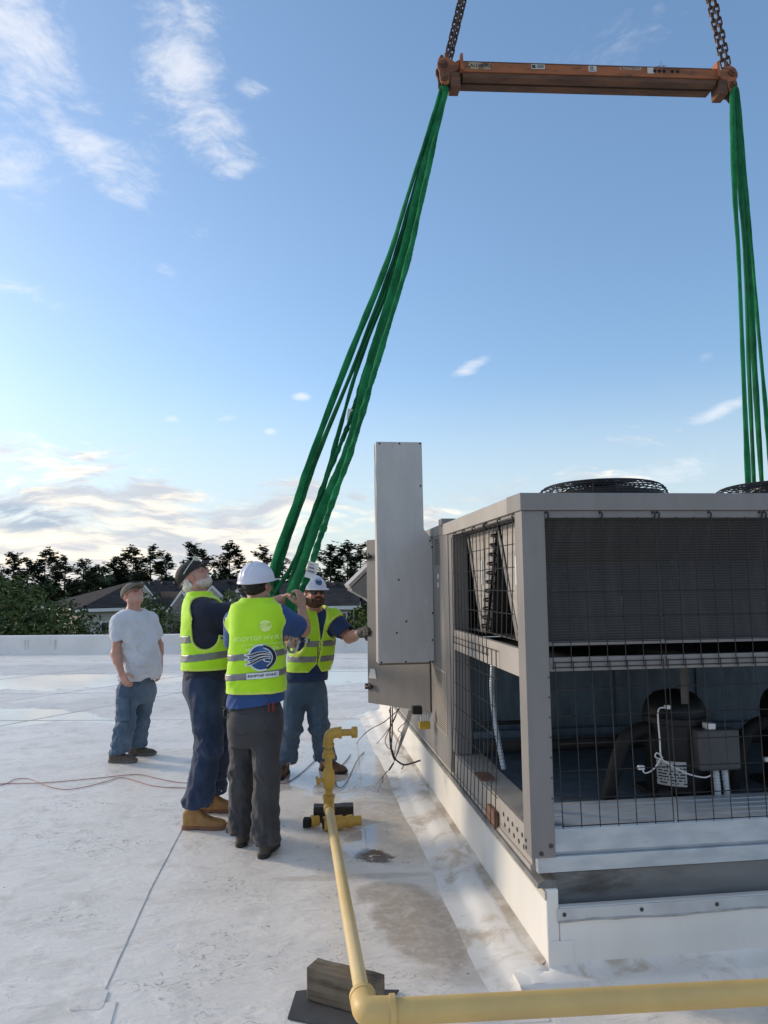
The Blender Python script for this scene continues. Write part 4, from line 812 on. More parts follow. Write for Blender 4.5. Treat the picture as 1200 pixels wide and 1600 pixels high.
hangw([(617, 1185), (622, 1190), (632, 1195), (645, 1192), (657, 1188)], .0062, blk_w); hangw([(612, 1172), (615, 1182), (618, 1188)], .009, blk_w); hangw([(631, 1195), (629, 1200), (627, 1202)], .0035, blk_w)
for k in range(5): hangw([(645 - k * 1.5, 1109), (640 - k * 2, 1128 + k), (632 - k * 1.3, 1150), (625 - k * .6, 1168), (618, 1184), (614, 1194)], .0028, gry_w)
hangw([(615, 1192), (608, 1203)], .0065, blk_w)
for k, e in enumerate(((588, 1226, -.25), (598, 1222, -.2), (590, 1238, -.3))): hangw([(608, 1203), (600, 1211, -.1), (e[0], e[1], e[2])], .0024, gry_w)
hangw([(628, 1145), (622, 1140), (634, 1128), (640, 1122)], .0028, gry_w); hangw([(616, 1180), (620, 1160), (630, 1140)], .0028, gry_w)

# ------------------------------------------------------------------ spreader beam, chains, slings
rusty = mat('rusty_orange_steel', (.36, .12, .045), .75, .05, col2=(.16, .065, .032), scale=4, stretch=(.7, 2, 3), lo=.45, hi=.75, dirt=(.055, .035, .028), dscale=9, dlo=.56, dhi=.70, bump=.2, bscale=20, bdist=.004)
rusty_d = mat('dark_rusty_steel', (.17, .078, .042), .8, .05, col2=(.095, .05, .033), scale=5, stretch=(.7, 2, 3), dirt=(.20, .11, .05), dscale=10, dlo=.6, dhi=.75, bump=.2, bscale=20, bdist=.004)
chain_m = mat('dark_chain_steel', (.06, .045, .04), .5, .6, col2=(.10, .06, .045), scale=14)
YB = 6.2
bl_, br_ = at(722, 95, YB), at(1112, 107, YB + .22)
axv = br_ - bl_; BL = np.linalg.norm(axv); axv /= BL; yv = np.cross([0, 0, 1], axv); yv /= np.linalg.norm(yv); zv = np.cross(axv, yv)
bm = thing('spreader_beam', 'long rusty orange steel spreader beam hanging from chains above the unit', 'beam')
bm.matrix_world = Matrix(((axv[0], yv[0], zv[0], bl_[0]), (axv[1], yv[1], zv[1], bl_[1]), (axv[2], yv[2], zv[2], bl_[2]), (0, 0, 0, 1)))
def bw(x, y, z): return bl_ + axv * x + yv * y + zv * z
BH, BD = .100, .085
m = MB(); m.box(0, BL + .045, 0, BD, -BH, 0); bb = m.build('beam_tube', rusty, bm, bevel=.005)
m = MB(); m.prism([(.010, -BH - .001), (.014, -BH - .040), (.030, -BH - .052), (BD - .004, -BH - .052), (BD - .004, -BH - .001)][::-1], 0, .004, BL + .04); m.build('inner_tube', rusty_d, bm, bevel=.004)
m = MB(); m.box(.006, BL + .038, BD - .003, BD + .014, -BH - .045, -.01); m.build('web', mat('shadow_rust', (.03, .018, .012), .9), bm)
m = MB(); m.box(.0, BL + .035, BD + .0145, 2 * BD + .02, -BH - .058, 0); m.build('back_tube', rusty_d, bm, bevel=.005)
m = MB(); m.box(.002, BL, -.003, -.0005, -.010, -.002); m.build('top_edge', rusty_d, bb)
def end_fit(s, x):          # s=-1 left end, +1 right end; hangs outward from x
    f = lambda a: x + s * a
    bx = lambda mb, a, b_, y0, y1, z0, z1: mb.box(min(f(a), f(b_)), max(f(a), f(b_)), y0, y1, z0, z1)
    mb = MB(); bx(mb, -.005, .018, -.03, .19, -.10, .055); e = mb.build('end_plate', rusty, bm, bevel=.004)
    mb = MB(); bx(mb, .0185, .11, .015, .155, -.235, -.09); mb.build('end_block', rusty_d, bm, bevel=.008)
    mb = MB(); mb.prism([(f(.0185), -.06), (f(.0185), .03), (f(.06), .005), (f(.10), .03), (f(.13), .05), (f(.17), .05), (f(.20), .03), (f(.222), -.01), (f(.222), -.05), (f(.205), -.085), (f(.205), -.16), (f(.19), -.20), (f(.15), -.215), (f(.12), -.20), (f(.112), -.1), (f(.06), -.085)][::-s], 1, .02, .045); mb.build('lug_plate', rusty, bm, bevel=.006)
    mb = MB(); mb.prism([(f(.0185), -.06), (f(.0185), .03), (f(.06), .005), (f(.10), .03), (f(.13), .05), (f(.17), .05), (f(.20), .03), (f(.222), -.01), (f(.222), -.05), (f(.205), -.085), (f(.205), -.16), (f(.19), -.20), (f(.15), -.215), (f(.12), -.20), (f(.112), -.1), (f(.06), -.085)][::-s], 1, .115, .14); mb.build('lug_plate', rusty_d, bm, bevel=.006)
    for zq in (-.02, -.145):
        mb = MB(); mb.lathe([(.036, 0), (.036, .012), (.028, .018), (.0, .019)], (f(.165), .02, zq), (0, -1, 0), 16); mb.lathe([(.022, .0), (.022, .034), (.0, .035)], (f(.165), .02, zq), (0, -1, 0), 6); mb.tube([(f(.165), .02, zq), (f(.165), .15, zq)], .02, 12); mb.build('pin', rusty_d, bm, smooth=True, auto=35)
    mb = MB(); mb.tube(smooth_path([(f(.165), .08, -.13), (f(.195), .08, -.16), (f(.20), .08, -.23), (f(.165), .08, -.275), (f(.13), .08, -.23), (f(.135), .08, -.16), (f(.165), .08, -.13)], 5), .013, 10); mb.build('lower_ring', chain_m, bm, smooth=True)
    mb = MB(); mb.tube(smooth_path([(f(.135), .045, .10), (f(.13), .05, .03), (f(.16), .06, -.015), (f(.195), .07, .03), (f(.165), .08, .10)], 5), .016, 10); mb.build('upper_shackle', rusty_d, bm, smooth=True)
    return f
fL = end_fit(-1, 0.0); fR = end_fit(1, BL + .045)
decal_y = -.0012
def decal(x, z, w, h, col, name='decal', **kw): mb = MB(); mb.box(x, x + w, decal_y - .0008, decal_y, z - h, z); return mb.build(name, mat('decal_%s' % '_'.join('%d' % (c * 100) for c in col), col, .6, **kw), bb)
def beam_text(txt, size, x, z, m_):
    vs, fs = text_mesh(txt, size, .0012); mb = MB(); mb.add([(x + v[0], decal_y - .0016, z + v[1]) for v in vs], fs); return mb.build('lettering', m_, bb)
d1 = decal(.045, -.012, .215, .062, (.42, .34, .20), dirt=(.14, .075, .04), dscale=14, dlo=.45, dhi=.6); beam_text('CALDWELL', .046, .155, -.043, shutter_m)
s1 = decal(.635, -.014, .125, .042, (.62, .62, .58)); MB().box(.64, .675, decal_y - .0018, decal_y - .001, -.050, -.02).build('print', shutter_m, bb)
for k in range(3): MB().box(.685, .752, decal_y - .0018, decal_y - .001, -.047 + k * .011, -.041 + k * .011).build('print', shutter_m, bb)
s2 = decal(1.17, -.012, .075, .055, (.60, .60, .57), dirt=(.3, .2, .12), dscale=20); 
for k in range(4): MB().box(1.18, 1.225 - .01 * (k % 2), decal_y - .0018, decal_y - .001, -.058 + k * .011, -.053 + k * .011).build('print', shutter_m, bb)
beam_text('5 TON CAP', .042, 1.57, -.03, mat('faded_white_paint', (.42, .38, .30), .7))
s3 = decal(1.73, -.008, .06, .06, (.60, .56, .52), dirt=(.3, .2, .15), dscale=22)
for x in (1.80, 1.845, 1.89, 1.97, 2.02): mb = MB(); mb.lathe([(.017, 0), (.017, .002)], (x, -.0005, -.042), (0, -1, 0), 14); mb.build('adjusting_hole', mat('hole_black', (.012, .008, .006), .9), bb)
mb = MB(); mb.tube([(1.84, .02, .0), (1.86, .02, .02), (1.88, .02, .075), (1.895, .02, .02), (1.92, .02, .012)], .002, 5); mb.tube([(1.83, .02, .02), (1.93, .02, .03)], .002, 5); mb.build('loose_tie_wire', wire_m, bm)
# chains
def link_mesh():
    pts = [(.019 * math.cos(t) * 1.0, 0, .026 * math.copysign(1, math.sin(t)) + .019 * math.sin(t)) for t in np.linspace(0, 2 * PI, 18, endpoint=False)]
    mb = MB(); mb.tube([Vector(p) for p in pts], .0088, 8, closed=True); return mb
lk0 = link_mesh().build('link', chain_m, smooth=True); lk_me = lk0.data; bpy.data.objects.remove(lk0)
def chain(p0, p1, label):
    p0, p1 = np.array(p0), np.array(p1); d = p1 - p0; L_ = np.linalg.norm(d); n_ = int(L_ / .066); d /= L_
    ch = thing('lifting_chain', label, 'chain', tuple(p0), 0, 'chains holding the spreader beam'); q0 = Vector(d).to_track_quat('Z', 'Y')
    for k in range(n_):
        o = bpy.data.objects.new('link', lk_me); C.objects.link(o); o.parent = ch; o.location = Vector(d) * (k * .066 + .03); o.rotation_mode = 'QUATERNION'
        o.rotation_quaternion = q0 @ Vector((0, 0, 1)).rotation_difference(Vector((0, 0, 1))) @ Matrix.Rotation(R(35) + PI / 2 * (k % 2) + (rnd.random() - .5) * .3, 3, 'Z').to_quaternion()
    return ch
YL_, YR_ = bw(fL(.15), .06, 0)[1], bw(fR(.15), .06, 0)[1]
chain(at(697, 92, YL_), at(733, -60, YL_ + .05), 'left strand of the rusty chain pair at the beam\'s left end')
chain(at(703, 96, YL_ + .09), at(740, -60, YL_ + .13), 'right strand of the rusty chain pair at the beam\'s left end')
chain(at(1130, 104, YR_), at(1094, -60, YR_ - .02), 'left strand of the dark chain pair at the beam\'s right end')
chain(at(1138, 100, YR_ + .06), at(1104, -60, YR_ + .03), 'right strand of the dark chain pair at the beam\'s right end')
# slings
sl_m = mat('green_sling', (.008, .115, .040), .9, col2=(.018, .21, .075), scale=9, stretch=(1, 1, .5), bump=.8, bscale=30, bdist=.010, spec=.2, dirt=(.02, .06, .03), dscale=6, dlo=.6, dhi=.8)
sl_d = mat('deep_green_sling', (.006, .080, .030), .9, col2=(.013, .15, .055), scale=9, stretch=(1, 1, .5), bump=.8, bscale=30, bdist=.010, spec=.2)
def sling(pts, label, r_=.03, m_=sl_m, flat=.55, wav=.06, tw=1.0, Y0_=None, Y1_=5.3, seed=0, name='lifting_sling'):
    q = random.Random(seed); y0 = pts[0][1]; y1 = pts[-1][1]; P_ = []
    for p in pts:
        t = (p[1] - y0) / (y1 - y0); Y = p[2] if len(p) > 2 else Y0_ + (Y1_ - Y0_) * t; P_.append(at(p[0], p[1], Y))
    S = smooth_path(P_, 16); n_ = len(S); b0 = P_[-1].copy(); ph = q.uniform(0, 6)
    rs = [r_ * (1 + wav * math.sin(i * .9 + ph) + wav * math.sin(i * .37 + 2 * ph) + wav * (q.random() - .5)) for i in range(n_)]
    tws = [ph + tw * math.sin(i * .05 + ph) * 1.2 for i in range(n_)] if tw < 3 else [ph + i * .45 for i in range(n_)]
    mb = MB(); mb.tube([p - b0 for p in S], rs, 12, flat=flat, twist=tws); o = mb.build(name, m_, smooth=True); o.location = tuple(b0)
    return tag(o, label, 'sling', 'green lifting slings')
YT = bw(fL(.165), .08, 0)[1]; YTR = bw(fR(.165), .08, 0)[1]
sling([(690, 134), (686, 152), (640, 297), (604, 412), (544, 562), (485, 718), (460, 794), (426, 886), (424, 930), (440, 958)], 'leftmost green sling of the left bundle, running behind the white helmet', .028, sl_m, .6, .05, 1, YT, 5.45, 1)
sling([(690, 134), (689, 152), (648, 297), (614, 412), (556, 565), (498, 706), (466, 794), (436, 884), (432, 930), (446, 956)], 'second green sling from the left, touching the leftmost one', .028, sl_d, .6, .05, 1, YT + .02, 5.50, 2)
sling([(690, 136), (690, 154), (652, 297), (620, 412), (562, 565), (529, 677), (505, 762), (480, 828), (455, 886), (428, 932), (440, 956)], 'thin green sling with a kink, alone in the middle of the left bundle', .021, sl_d, .7, .10, 1, YT + .04, 5.42, 3)
sling([(691, 134), (692, 152), (655, 297), (627, 412), (580, 562), (551, 682), (527, 746), (497, 811), (471, 886), (455, 930), (462, 962)], 'widest green sling of the left bundle, near its right side', .043, sl_m, .5, .04, .6, YT, 5.35, 4)
s6 = sling([(690, 136), (690, 156), (650, 297), (622, 412), (572, 575), (556, 628), (545, 662), (531, 697), (512, 742), (490, 800), (466, 870), (450, 932), (458, 960)], 'green sling carrying the upper white tag', .022, sl_d, .7, .12, 4, YT + .03, 5.38, 5)
s5 = sling([(691, 136), (693, 154), (662, 297), (636, 412), (590, 565), (570, 633), (548, 706), (523, 774), (508, 818), (497, 850), (484, 891), (470, 927), (466, 955), (470, 986)], 'rightmost twisted green sling with the white label just above the hands', .027, sl_m, .7, .14, 5, YT - .02, 5.12, 6)
def sling_tag(px, py, Y, w, h, ang, par_, txt=True):
    c0 = at(px, py, Y); l0 = np.array(par_.location); mb = MB(); ca, sa = math.cos(ang), math.sin(ang); vs = []
    for dy_ in (0, .004):
        for i in range(4):
            for j in range(2):
                x = (i / 3 - .5) * h; y = (j - .5) * w; vs.append(c0 - l0 + np.array([y * ca - x * sa, dy_ + .012 * math.sin(i * 1.4), y * sa + x * ca]))
    fs = [(2 * i, 2 * i + 1, 2 * i + 3, 2 * i + 2) for i in range(3)]; fs += [tuple(k + 8 for k in f[::-1]) for f in fs]; fs += [(0, 2, 10, 8), (2, 4, 12, 10), (4, 6, 14, 12), (1, 9, 11, 3), (3, 11, 13, 5), (5, 13, 15, 7), (0, 8, 9, 1), (6, 7, 15, 14)]
    mb.add(vs, fs); o = mb.build('tag', white_p, par_)
    for k in range(3 if txt else 0):
        pm = MB(); xk = (.30 - .22 * k) * h; pm.add([c0 - l0 + np.array([y * ca - x * sa, -.004, y * sa + x * ca]) for x, y in ((xk, -w * .35), (xk, w * (.1 + .1 * k)), (xk + .012, w * (.1 + .1 * k)), (xk + .012, -w * .35))], [(0, 1, 2, 3)]); pm.build('print', mat('grey_print', (.2, .2, .22), .6), o)
sling_tag(546, 648, 5.72, .038, .09, -.15, s6, False); sling_tag(487, 891, 5.12, .075, .115, -.28, s5)
sling([(1147, 138), (1144, 158), (1148, 300), (1154, 400), (1161, 570), (1169, 752), (1172, 822)], 'leftmost green sling of the right bundle, dropping behind the fan', .025, sl_m, .6, .04, 1, YTR - .1, 5.5, 7)
sling([(1148, 138), (1147, 158), (1157, 300), (1164, 400), (1170, 570), (1178, 752), (1181, 822)], 'second green sling of the right bundle, dropping behind the fan', .025, sl_d, .6, .04, 1, YTR - .05, 5.55, 8)
sling([(1149, 138), (1150, 158), (1161, 300), (1169, 400), (1178, 560), (1190, 752), (1194, 822)], 'third green sling of the right bundle, dropping behind the fan', .026, sl_d, .6, .05, 1, YTR, 5.6, 9)
sling([(1150, 138), (1153, 158), (1165, 300), (1176, 420), (1192, 590), (1202, 700), (1214, 820)], 'rightmost green sling of the right bundle, leaving the picture at right', .024, sl_m, .6, .04, 1, YTR + .05, 5.65, 10)
# shackles dangling from the sling eye
shk_m = mat('zinc_shackle', (.62, .63, .64), .28, .9, col2=(.45, .46, .47), scale=12)
def shackle(px, py, Y, s, rz, tilt, label):
    c0 = at(px, py, Y); t_ = thing('shackle', label, 'shackle', tuple(c0), 0, 'steel shackles on the slings'); t_.rotation_euler = (tilt, 0, rz)
    mb = MB(); mb.tube([(x * s, 0, z * s) for x, z in smooth_path([np.array(p) for p in ((-.032, -.05), (-.034, -.01), (-.044, .03), (-.03, .065), (0, .078), (.03, .065), (.044, .03), (.034, -.01), (.032, -.05))], 4)], .011 * s, 10)
    for k in (-1, 1): mb.lathe([(.021 * s, -.011 * s), (.021 * s, .011 * s)], (k * .033 * s, 0, -.055 * s), (1, 0, 0), 14)
    mb.build('bow', shk_m, t_, smooth=True, auto=50)
    mb = MB(); mb.tube([(-.062 * s, 0, -.055 * s), (.058 * s, 0, -.055 * s)], .011 * s, 10); mb.lathe([(.019 * s, 0), (.019 * s, .014 * s)], (.047 * s, 0, -.055 * s), (1, 0, 0), 6); mb.build('pin', mat('blued_pin', (.06, .09, .10), .4, .7), t_, smooth=True, auto=40)
shackle(473, 992, 5.10, .80, .35, .25, 'silver shackle hanging higher from the sling eye, by the worker\'s vest')
shackle(459, 1004, 5.02, .85, -.5, PI - .35, 'silver shackle turned upside down, left one at the sling eye')
# ------------------------------------------------------------------ people: smooth bodies from blended volumes, meshed with surface nets
F32 = np.float32
_nt = np.random.RandomState(3).rand(32, 32, 32).astype(F32)
def vn(P, f):
    Q = P * np.asarray(f, F32); I = np.floor(Q).astype(np.int32); T = Q - I; T = T * T * (3 - 2 * T); I &= 31; J = (I + 1) & 31
    x, y, z = T[:, 0], T[:, 1], T[:, 2]
    g = lambda a, b, c: _nt[a, b, c]
    c00 = g(I[:, 0], I[:, 1], I[:, 2]) * (1 - x) + g(J[:, 0], I[:, 1], I[:, 2]) * x; c10 = g(I[:, 0], J[:, 1], I[:, 2]) * (1 - x) + g(J[:, 0], J[:, 1], I[:, 2]) * x
    c01 = g(I[:, 0], I[:, 1], J[:, 2]) * (1 - x) + g(J[:, 0], I[:, 1], J[:, 2]) * x; c11 = g(I[:, 0], J[:, 1], J[:, 2]) * (1 - x) + g(J[:, 0], J[:, 1], J[:, 2]) * x
    return (c00 * (1 - y) + c10 * y) * (1 - z) + (c01 * (1 - y) + c11 * y) * z - .5
def rc(P, a, b, ra, rb):
    a = np.asarray(a, F32); ab = np.asarray(b, F32) - a; t = np.clip(((P - a) @ ab) / max(float(ab @ ab), 1e-9), 0, 1)
    return np.linalg.norm(P - a - t[:, None] * ab, axis=1) - (ra + (rb - ra) * t)
def el_(P, c, r):
    q = (P - np.asarray(c, F32)) / np.asarray(r, F32); k0 = np.linalg.norm(q, axis=1); k1 = np.linalg.norm(q / np.asarray(r, F32), axis=1)
    return k0 * (k0 - 1) / np.maximum(k1, 1e-6)
def smin(a, b, k):
    h = np.clip(.5 + .5 * (b - a) / k, 0, 1); return b * (1 - h) + a * h - k * h * (1 - h)
def smax(a, b, k): return -smin(-a, -b, k)
def culled(P, c, r, f):
    d = np.linalg.norm(P - np.asarray(c, F32), axis=1) - r; out = d + .03; m_ = d < .04
    if m_.any(): out[m_] = f(P[m_])
    return out
def net(fn, lo, hi, res, pad=.02):
    lo = np.asarray(lo, float); hi = np.asarray(hi, float); B = 8; nb = np.ceil((hi - lo) / (res * B)).astype(int); n = nb * B + 1
    gi = np.stack(np.meshgrid(*[np.arange(k) for k in nb], indexing='ij'), -1).reshape(-1, 3)
    cd = fn((lo + (gi + .5) * B * res).astype(F32)); act = np.abs(cd) < res * B * .87 * 1.25 + pad
    V = np.empty(n, F32); big = np.where(cd < 0, -1, 1).astype(F32).reshape(nb)
    V[:-1, :-1, :-1] = np.repeat(np.repeat(np.repeat(big, B, 0), B, 1), B, 2); V[-1] = 1; V[:, -1] = 1; V[:, :, -1] = 1
    off = np.stack(np.meshgrid(*[np.arange(B + 1)] * 3, indexing='ij'), -1).reshape(-1, 3); ab = gi[act]
    for s in range(0, len(ab), 700):
        idx = (ab[s:s + 700, None, :] * B + off[None]).reshape(-1, 3); d = fn((lo + idx * res).astype(F32)); V[idx[:, 0], idx[:, 1], idx[:, 2]] = d
    S = V < 0; cnt = np.zeros(np.array(n) - 1, np.int8)
    for a in (0, 1):
        for b in (0, 1):
            for c in (0, 1): cnt += S[a:n[0] - 1 + a, b:n[1] - 1 + b, c:n[2] - 1 + c]
    cell = np.argwhere((cnt > 0) & (cnt < 8)); idm = np.full(cnt.shape, -1, np.int32); idm[cell[:, 0], cell[:, 1], cell[:, 2]] = np.arange(len(cell))
    cor = np.array([(a, b, c) for a in (0, 1) for b in (0, 1) for c in (0, 1)]); cv = np.stack([V[cell[:, 0] + a, cell[:, 1] + b, cell[:, 2] + c] for a, b, c in cor], 1)
    acc = np.zeros((len(cell), 3)); num = np.zeros(len(cell))
    for i in range(8):
        for j in range(i + 1, 8):
            if np.abs(cor[i] - cor[j]).sum() != 1: continue
            m_ = (cv[:, i] < 0) != (cv[:, j] < 0); t = np.where(m_, cv[:, i] / np.where(m_, cv[:, i] - cv[:, j], 1), 0)
            acc += np.where(m_[:, None], cor[i] + t[:, None] * (cor[j] - cor[i]), 0); num += m_
    verts = lo + (cell + acc / num[:, None]) * res; quads = []
    for ax in range(3):
        sa = [slice(None)] * 3; sb = [slice(None)] * 3; sa[ax] = slice(0, -1); sb[ax] = slice(1, None); e = np.argwhere(S[tuple(sa)] != S[tuple(sb)])
        o1, o2 = [k for k in range(3) if k != ax]; e = e[(e[:, o1] > 0) & (e[:, o2] > 0) & (e[:, o1] < n[o1] - 1) & (e[:, o2] < n[o2] - 1)]
        d1 = np.eye(3, dtype=int)[o1]; d2 = np.eye(3, dtype=int)[o2]; q = [idm[tuple(k.T)] for k in (e - d1 - d2, e - d2, e, e - d1)]
        q = np.stack(q, 1); fl = S[tuple(e.T)] ^ (ax == 1); q[~fl] = q[~fl][:, ::-1]; quads.append(q)
    q = np.concatenate(quads); q = q[(q >= 0).all(1)]
    return verts, q
def net_obj(name, fn, lo, hi, res, m_, parent, col=None, pad=.02):
    v, q = net(fn, lo, hi, res, pad); o0 = np.array(parent.matrix_world.translation) if parent is not None else np.zeros(3)
    base = np.zeros(3); p = parent
    while p is not None: base += np.array(p.location); p = p.parent
    me = bpy.data.meshes.new(name); me.vertices.add(len(v)); me.vertices.foreach_set('co', (v - base).astype(F32).ravel())
    me.loops.add(len(q) * 4); me.loops.foreach_set('vertex_index', q.astype(np.int32).ravel()); me.polygons.add(len(q)); me.polygons.foreach_set('loop_start', np.arange(len(q), dtype=np.int32) * 4)
    me.update(calc_edges=True); me.validate(); me.polygons.foreach_set('use_smooth', [True] * len(me.polygons))
    if col is not None:
        c = np.ones((len(v), 4), F32); c[:, :3] = col(v.astype(F32)); a = me.color_attributes.new('col', 'FLOAT_COLOR', 'POINT'); a.data.foreach_set('color', c.ravel())
    me.materials.append(m_); o = bpy.data.objects.new(name, me); C.objects.link(o); o.parent = parent; return o
def ridges(P, f, sd_=0.0):           # sharp-crested cloth creases
    n_ = vn(P + sd_, f); return .5 - 2 * np.abs(n_) ** .8
def unitv(v): v = np.asarray(v, float); return v / np.linalg.norm(v)
class Frame:
    def __init__(s, c, fwd, up=(0, 0, 1)):
        s.c = np.asarray(c, float); s.f = unitv(fwd); u = np.asarray(up, float); u = u - s.f * (u @ s.f); s.u = unitv(u); s.r = np.cross(s.f, s.u); s.M = np.stack([s.r, s.f, s.u], 1).astype(F32)
    def L(s, P): return (P - s.c.astype(F32)) @ s.M
    def w(s, x, y, z): return s.c + s.r * x + s.f * y + s.u * z
def stack(P, tab, fr, rt, ex=2.4, grow=0.0, zt=None, zb=None):
    """tab rows, bottom to top: z, cx, cy, half width, depth front, depth back; fr, rt horizontal unit vectors"""
    z = P[:, 2]; it = lambda k: np.interp(z, tab[:, 0], tab[:, k]).astype(F32)
    dx = P[:, 0] - it(1); dy = P[:, 1] - it(2); a = dx * rt[0] + dy * rt[1]; b = dx * fr[0] + dy * fr[1]
    w = it(3) + grow; d = np.where(b > 0, it(4), it(5)) + grow
    k = (np.abs(a / w) ** ex + np.abs(b / d) ** ex) ** (1 / ex); k = np.maximum(k, .02)
    D = np.sqrt(a * a + b * b) * (1 - 1 / k); D = np.where(k < .15, -np.minimum(w, d) * (1 - k), D)
    return D * .92, a, b
def hand_prims(w, d, nrm, side, curl=(.25, .5, .4), thumb=(.8, .55, .25), spread=.06, s=1.0):
    Y = unitv(d); N_ = np.asarray(nrm, float); N_ = unitv(N_ - Y * (N_ @ Y)); X = np.cross(Y, N_) * side; w = np.asarray(w, float); pr = []
    pt = lambda x, y, n: w + (X * x + Y * y + N_ * n) * s
    kx = (.030, .010, -.011, -.030); ky = (.088, .092, .088, .078); ln = (.072, .080, .074, .058)
    for x, y in zip(kx, ky): pr.append((pt(x * .62, .012, 0), pt(x, y, 0), .0165 * s, .0125 * s))
    for i in range(4):
        p = pt(kx[i], ky[i], 0); th = 0; lat = X * spread * (1.5 - i)
        for j, fr_ in enumerate((.45, .30, .25)):
            th += curl[j]; q = p + (unitv(Y * math.cos(th) + N_ * math.sin(th) + lat * .5) * ln[i] * fr_) * s; pr.append((p, q, (.0100 - .0010 * j) * s, (.0094 - .0011 * j) * s)); p = q
    a = pt(.022, .022, .004); b = a + unitv(X * thumb[0] + Y * thumb[1] + N_ * thumb[2]) * .045 * s; c = b + unitv(X * thumb[0] * .35 + Y * .9 + N_ * (thumb[2] + .25)) * .036 * s; e = c + unitv(X * .1 + Y * .9 + N_ * (thumb[2] + .35)) * .026 * s
    pr += [(a, b, .0155 * s, .0125 * s), (b, c, .0120 * s, .0108 * s), (c, e, .0108 * s, .0085 * s)]
    return pr
def hand_sdf(P, pr):
    d = None
    for a, b, ra, rb in pr:
        q = rc(P, a, b, ra, rb); d = q if d is None else smin(d, q, .006)
    return d
def head_sdf(Q, jaw=1.0, fat=0.0):
    d = el_(Q, (0, -.012, .030), (.076, .098, .088))
    d = smin(d, el_(Q, (0, .026, -.035), (.060 + fat, .066, .080)), .03)
    d = smin(d, el_(Q, (0, .052, -.088), (.036 * jaw + fat, .036, .026)), .03)             # chin
    d = smin(d, rc(Q, (-.05 - fat * .6, .0, -.065), (.05 + fat * .6, .0, -.065), .032, .032), .03)   # jaw corners
    d = smin(d, rc(Q, (-.034, .078, .020), (.034, .078, .020), .012, .012), .014)              # brow
    for s in (-1, 1):
        d = smax(d, -el_(Q, (s * .031, .094, .000), (.017, .014, .011)), .010)                # socket
        d = smin(d, el_(Q, (s * .031, .078, -.001), (.013, .011, .0115)), .003)                # eyeball
        d = smin(d, el_(Q, (s * .040, .070, -.032), (.022, .020, .020)), .02)                  # cheek
        e = el_(Q, (s * .079, -.006, -.004), (.010, .021, .032)); e = smax(e, -el_(Q, (s * .090, .000, .0), (.009, .011, .019)), .006); d = smin(d, e, .006)
    d = smin(d, rc(Q, (0, .088, .012), (0, .110, -.024), .0085, .0125), .010)
    for s in (-1, 1): d = smin(d, el_(Q, (s * .013, .098, -.028), (.009, .012, .009)), .006)
    d = smin(d, rc(Q, (-.018, .086, -.055), (.018, .086, -.055), .0065, .0065), .006)
    d = smin(d, rc(Q, (-.015, .086, -.066), (.015, .086, -.066), .0068, .0068), .006)
    d = smax(d, -rc(Q, (-.022, .096, -.0605), (.022, .096, -.0605), .0028, .0028), .004)
    return d
skin_m = mat('skin', (.5, .3, .2), .5, attr='col', col2=(.80, .70, .66), scale=60, bump=.12, bscale=160, bdist=.002, subs=.12)
def skin_color(base, H, pr=(1.0, .72, .66), hairline=None, stub=None):
    def f(P):
        Q = H.L(P); c = np.tile(np.array(base, F32), (len(P), 1)); nn = (vn(P, (30, 30, 30)) + vn(P, (9, 9, 9)))[:, None]; c = c * (1 + .18 * nn)
        near = np.linalg.norm(Q, axis=1) < .17
        def paint_(cen, r, col, k):
            d = np.linalg.norm((Q - np.array(cen, F32)) / np.array(r, F32), axis=1); w = (np.clip(1.4 - d, 0, 1) * k * near)[:, None]; return c * (1 - w) + np.array(col, F32) * w
        red = np.array(base) * np.array(pr)
        for s in (-1, 1): c = paint_((s * .045, .07, -.03), (.03, .03, .025), red, .8); c = paint_((s * .085, 0, -.004), (.02, .03, .036), red, .7)
        c = paint_((0, .11, -.02), (.018, .02, .018), red, .8)
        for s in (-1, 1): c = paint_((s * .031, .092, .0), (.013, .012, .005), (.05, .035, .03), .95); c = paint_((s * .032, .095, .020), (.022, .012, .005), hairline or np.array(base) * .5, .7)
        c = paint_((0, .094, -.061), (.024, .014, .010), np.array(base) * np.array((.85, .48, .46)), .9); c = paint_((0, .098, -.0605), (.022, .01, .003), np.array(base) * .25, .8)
        if stub is not None:
            w = (np.clip((-.032 - Q[:, 2]) / .02, 0, 1) * np.clip((Q[:, 1] + .01) / .03, 0, 1) * near * np.clip((Q[:, 2] + .125) / .02, 0, 1) * .6)[:, None]; c = c * (1 - w) + np.array(stub, F32) * w
        return c
    return f

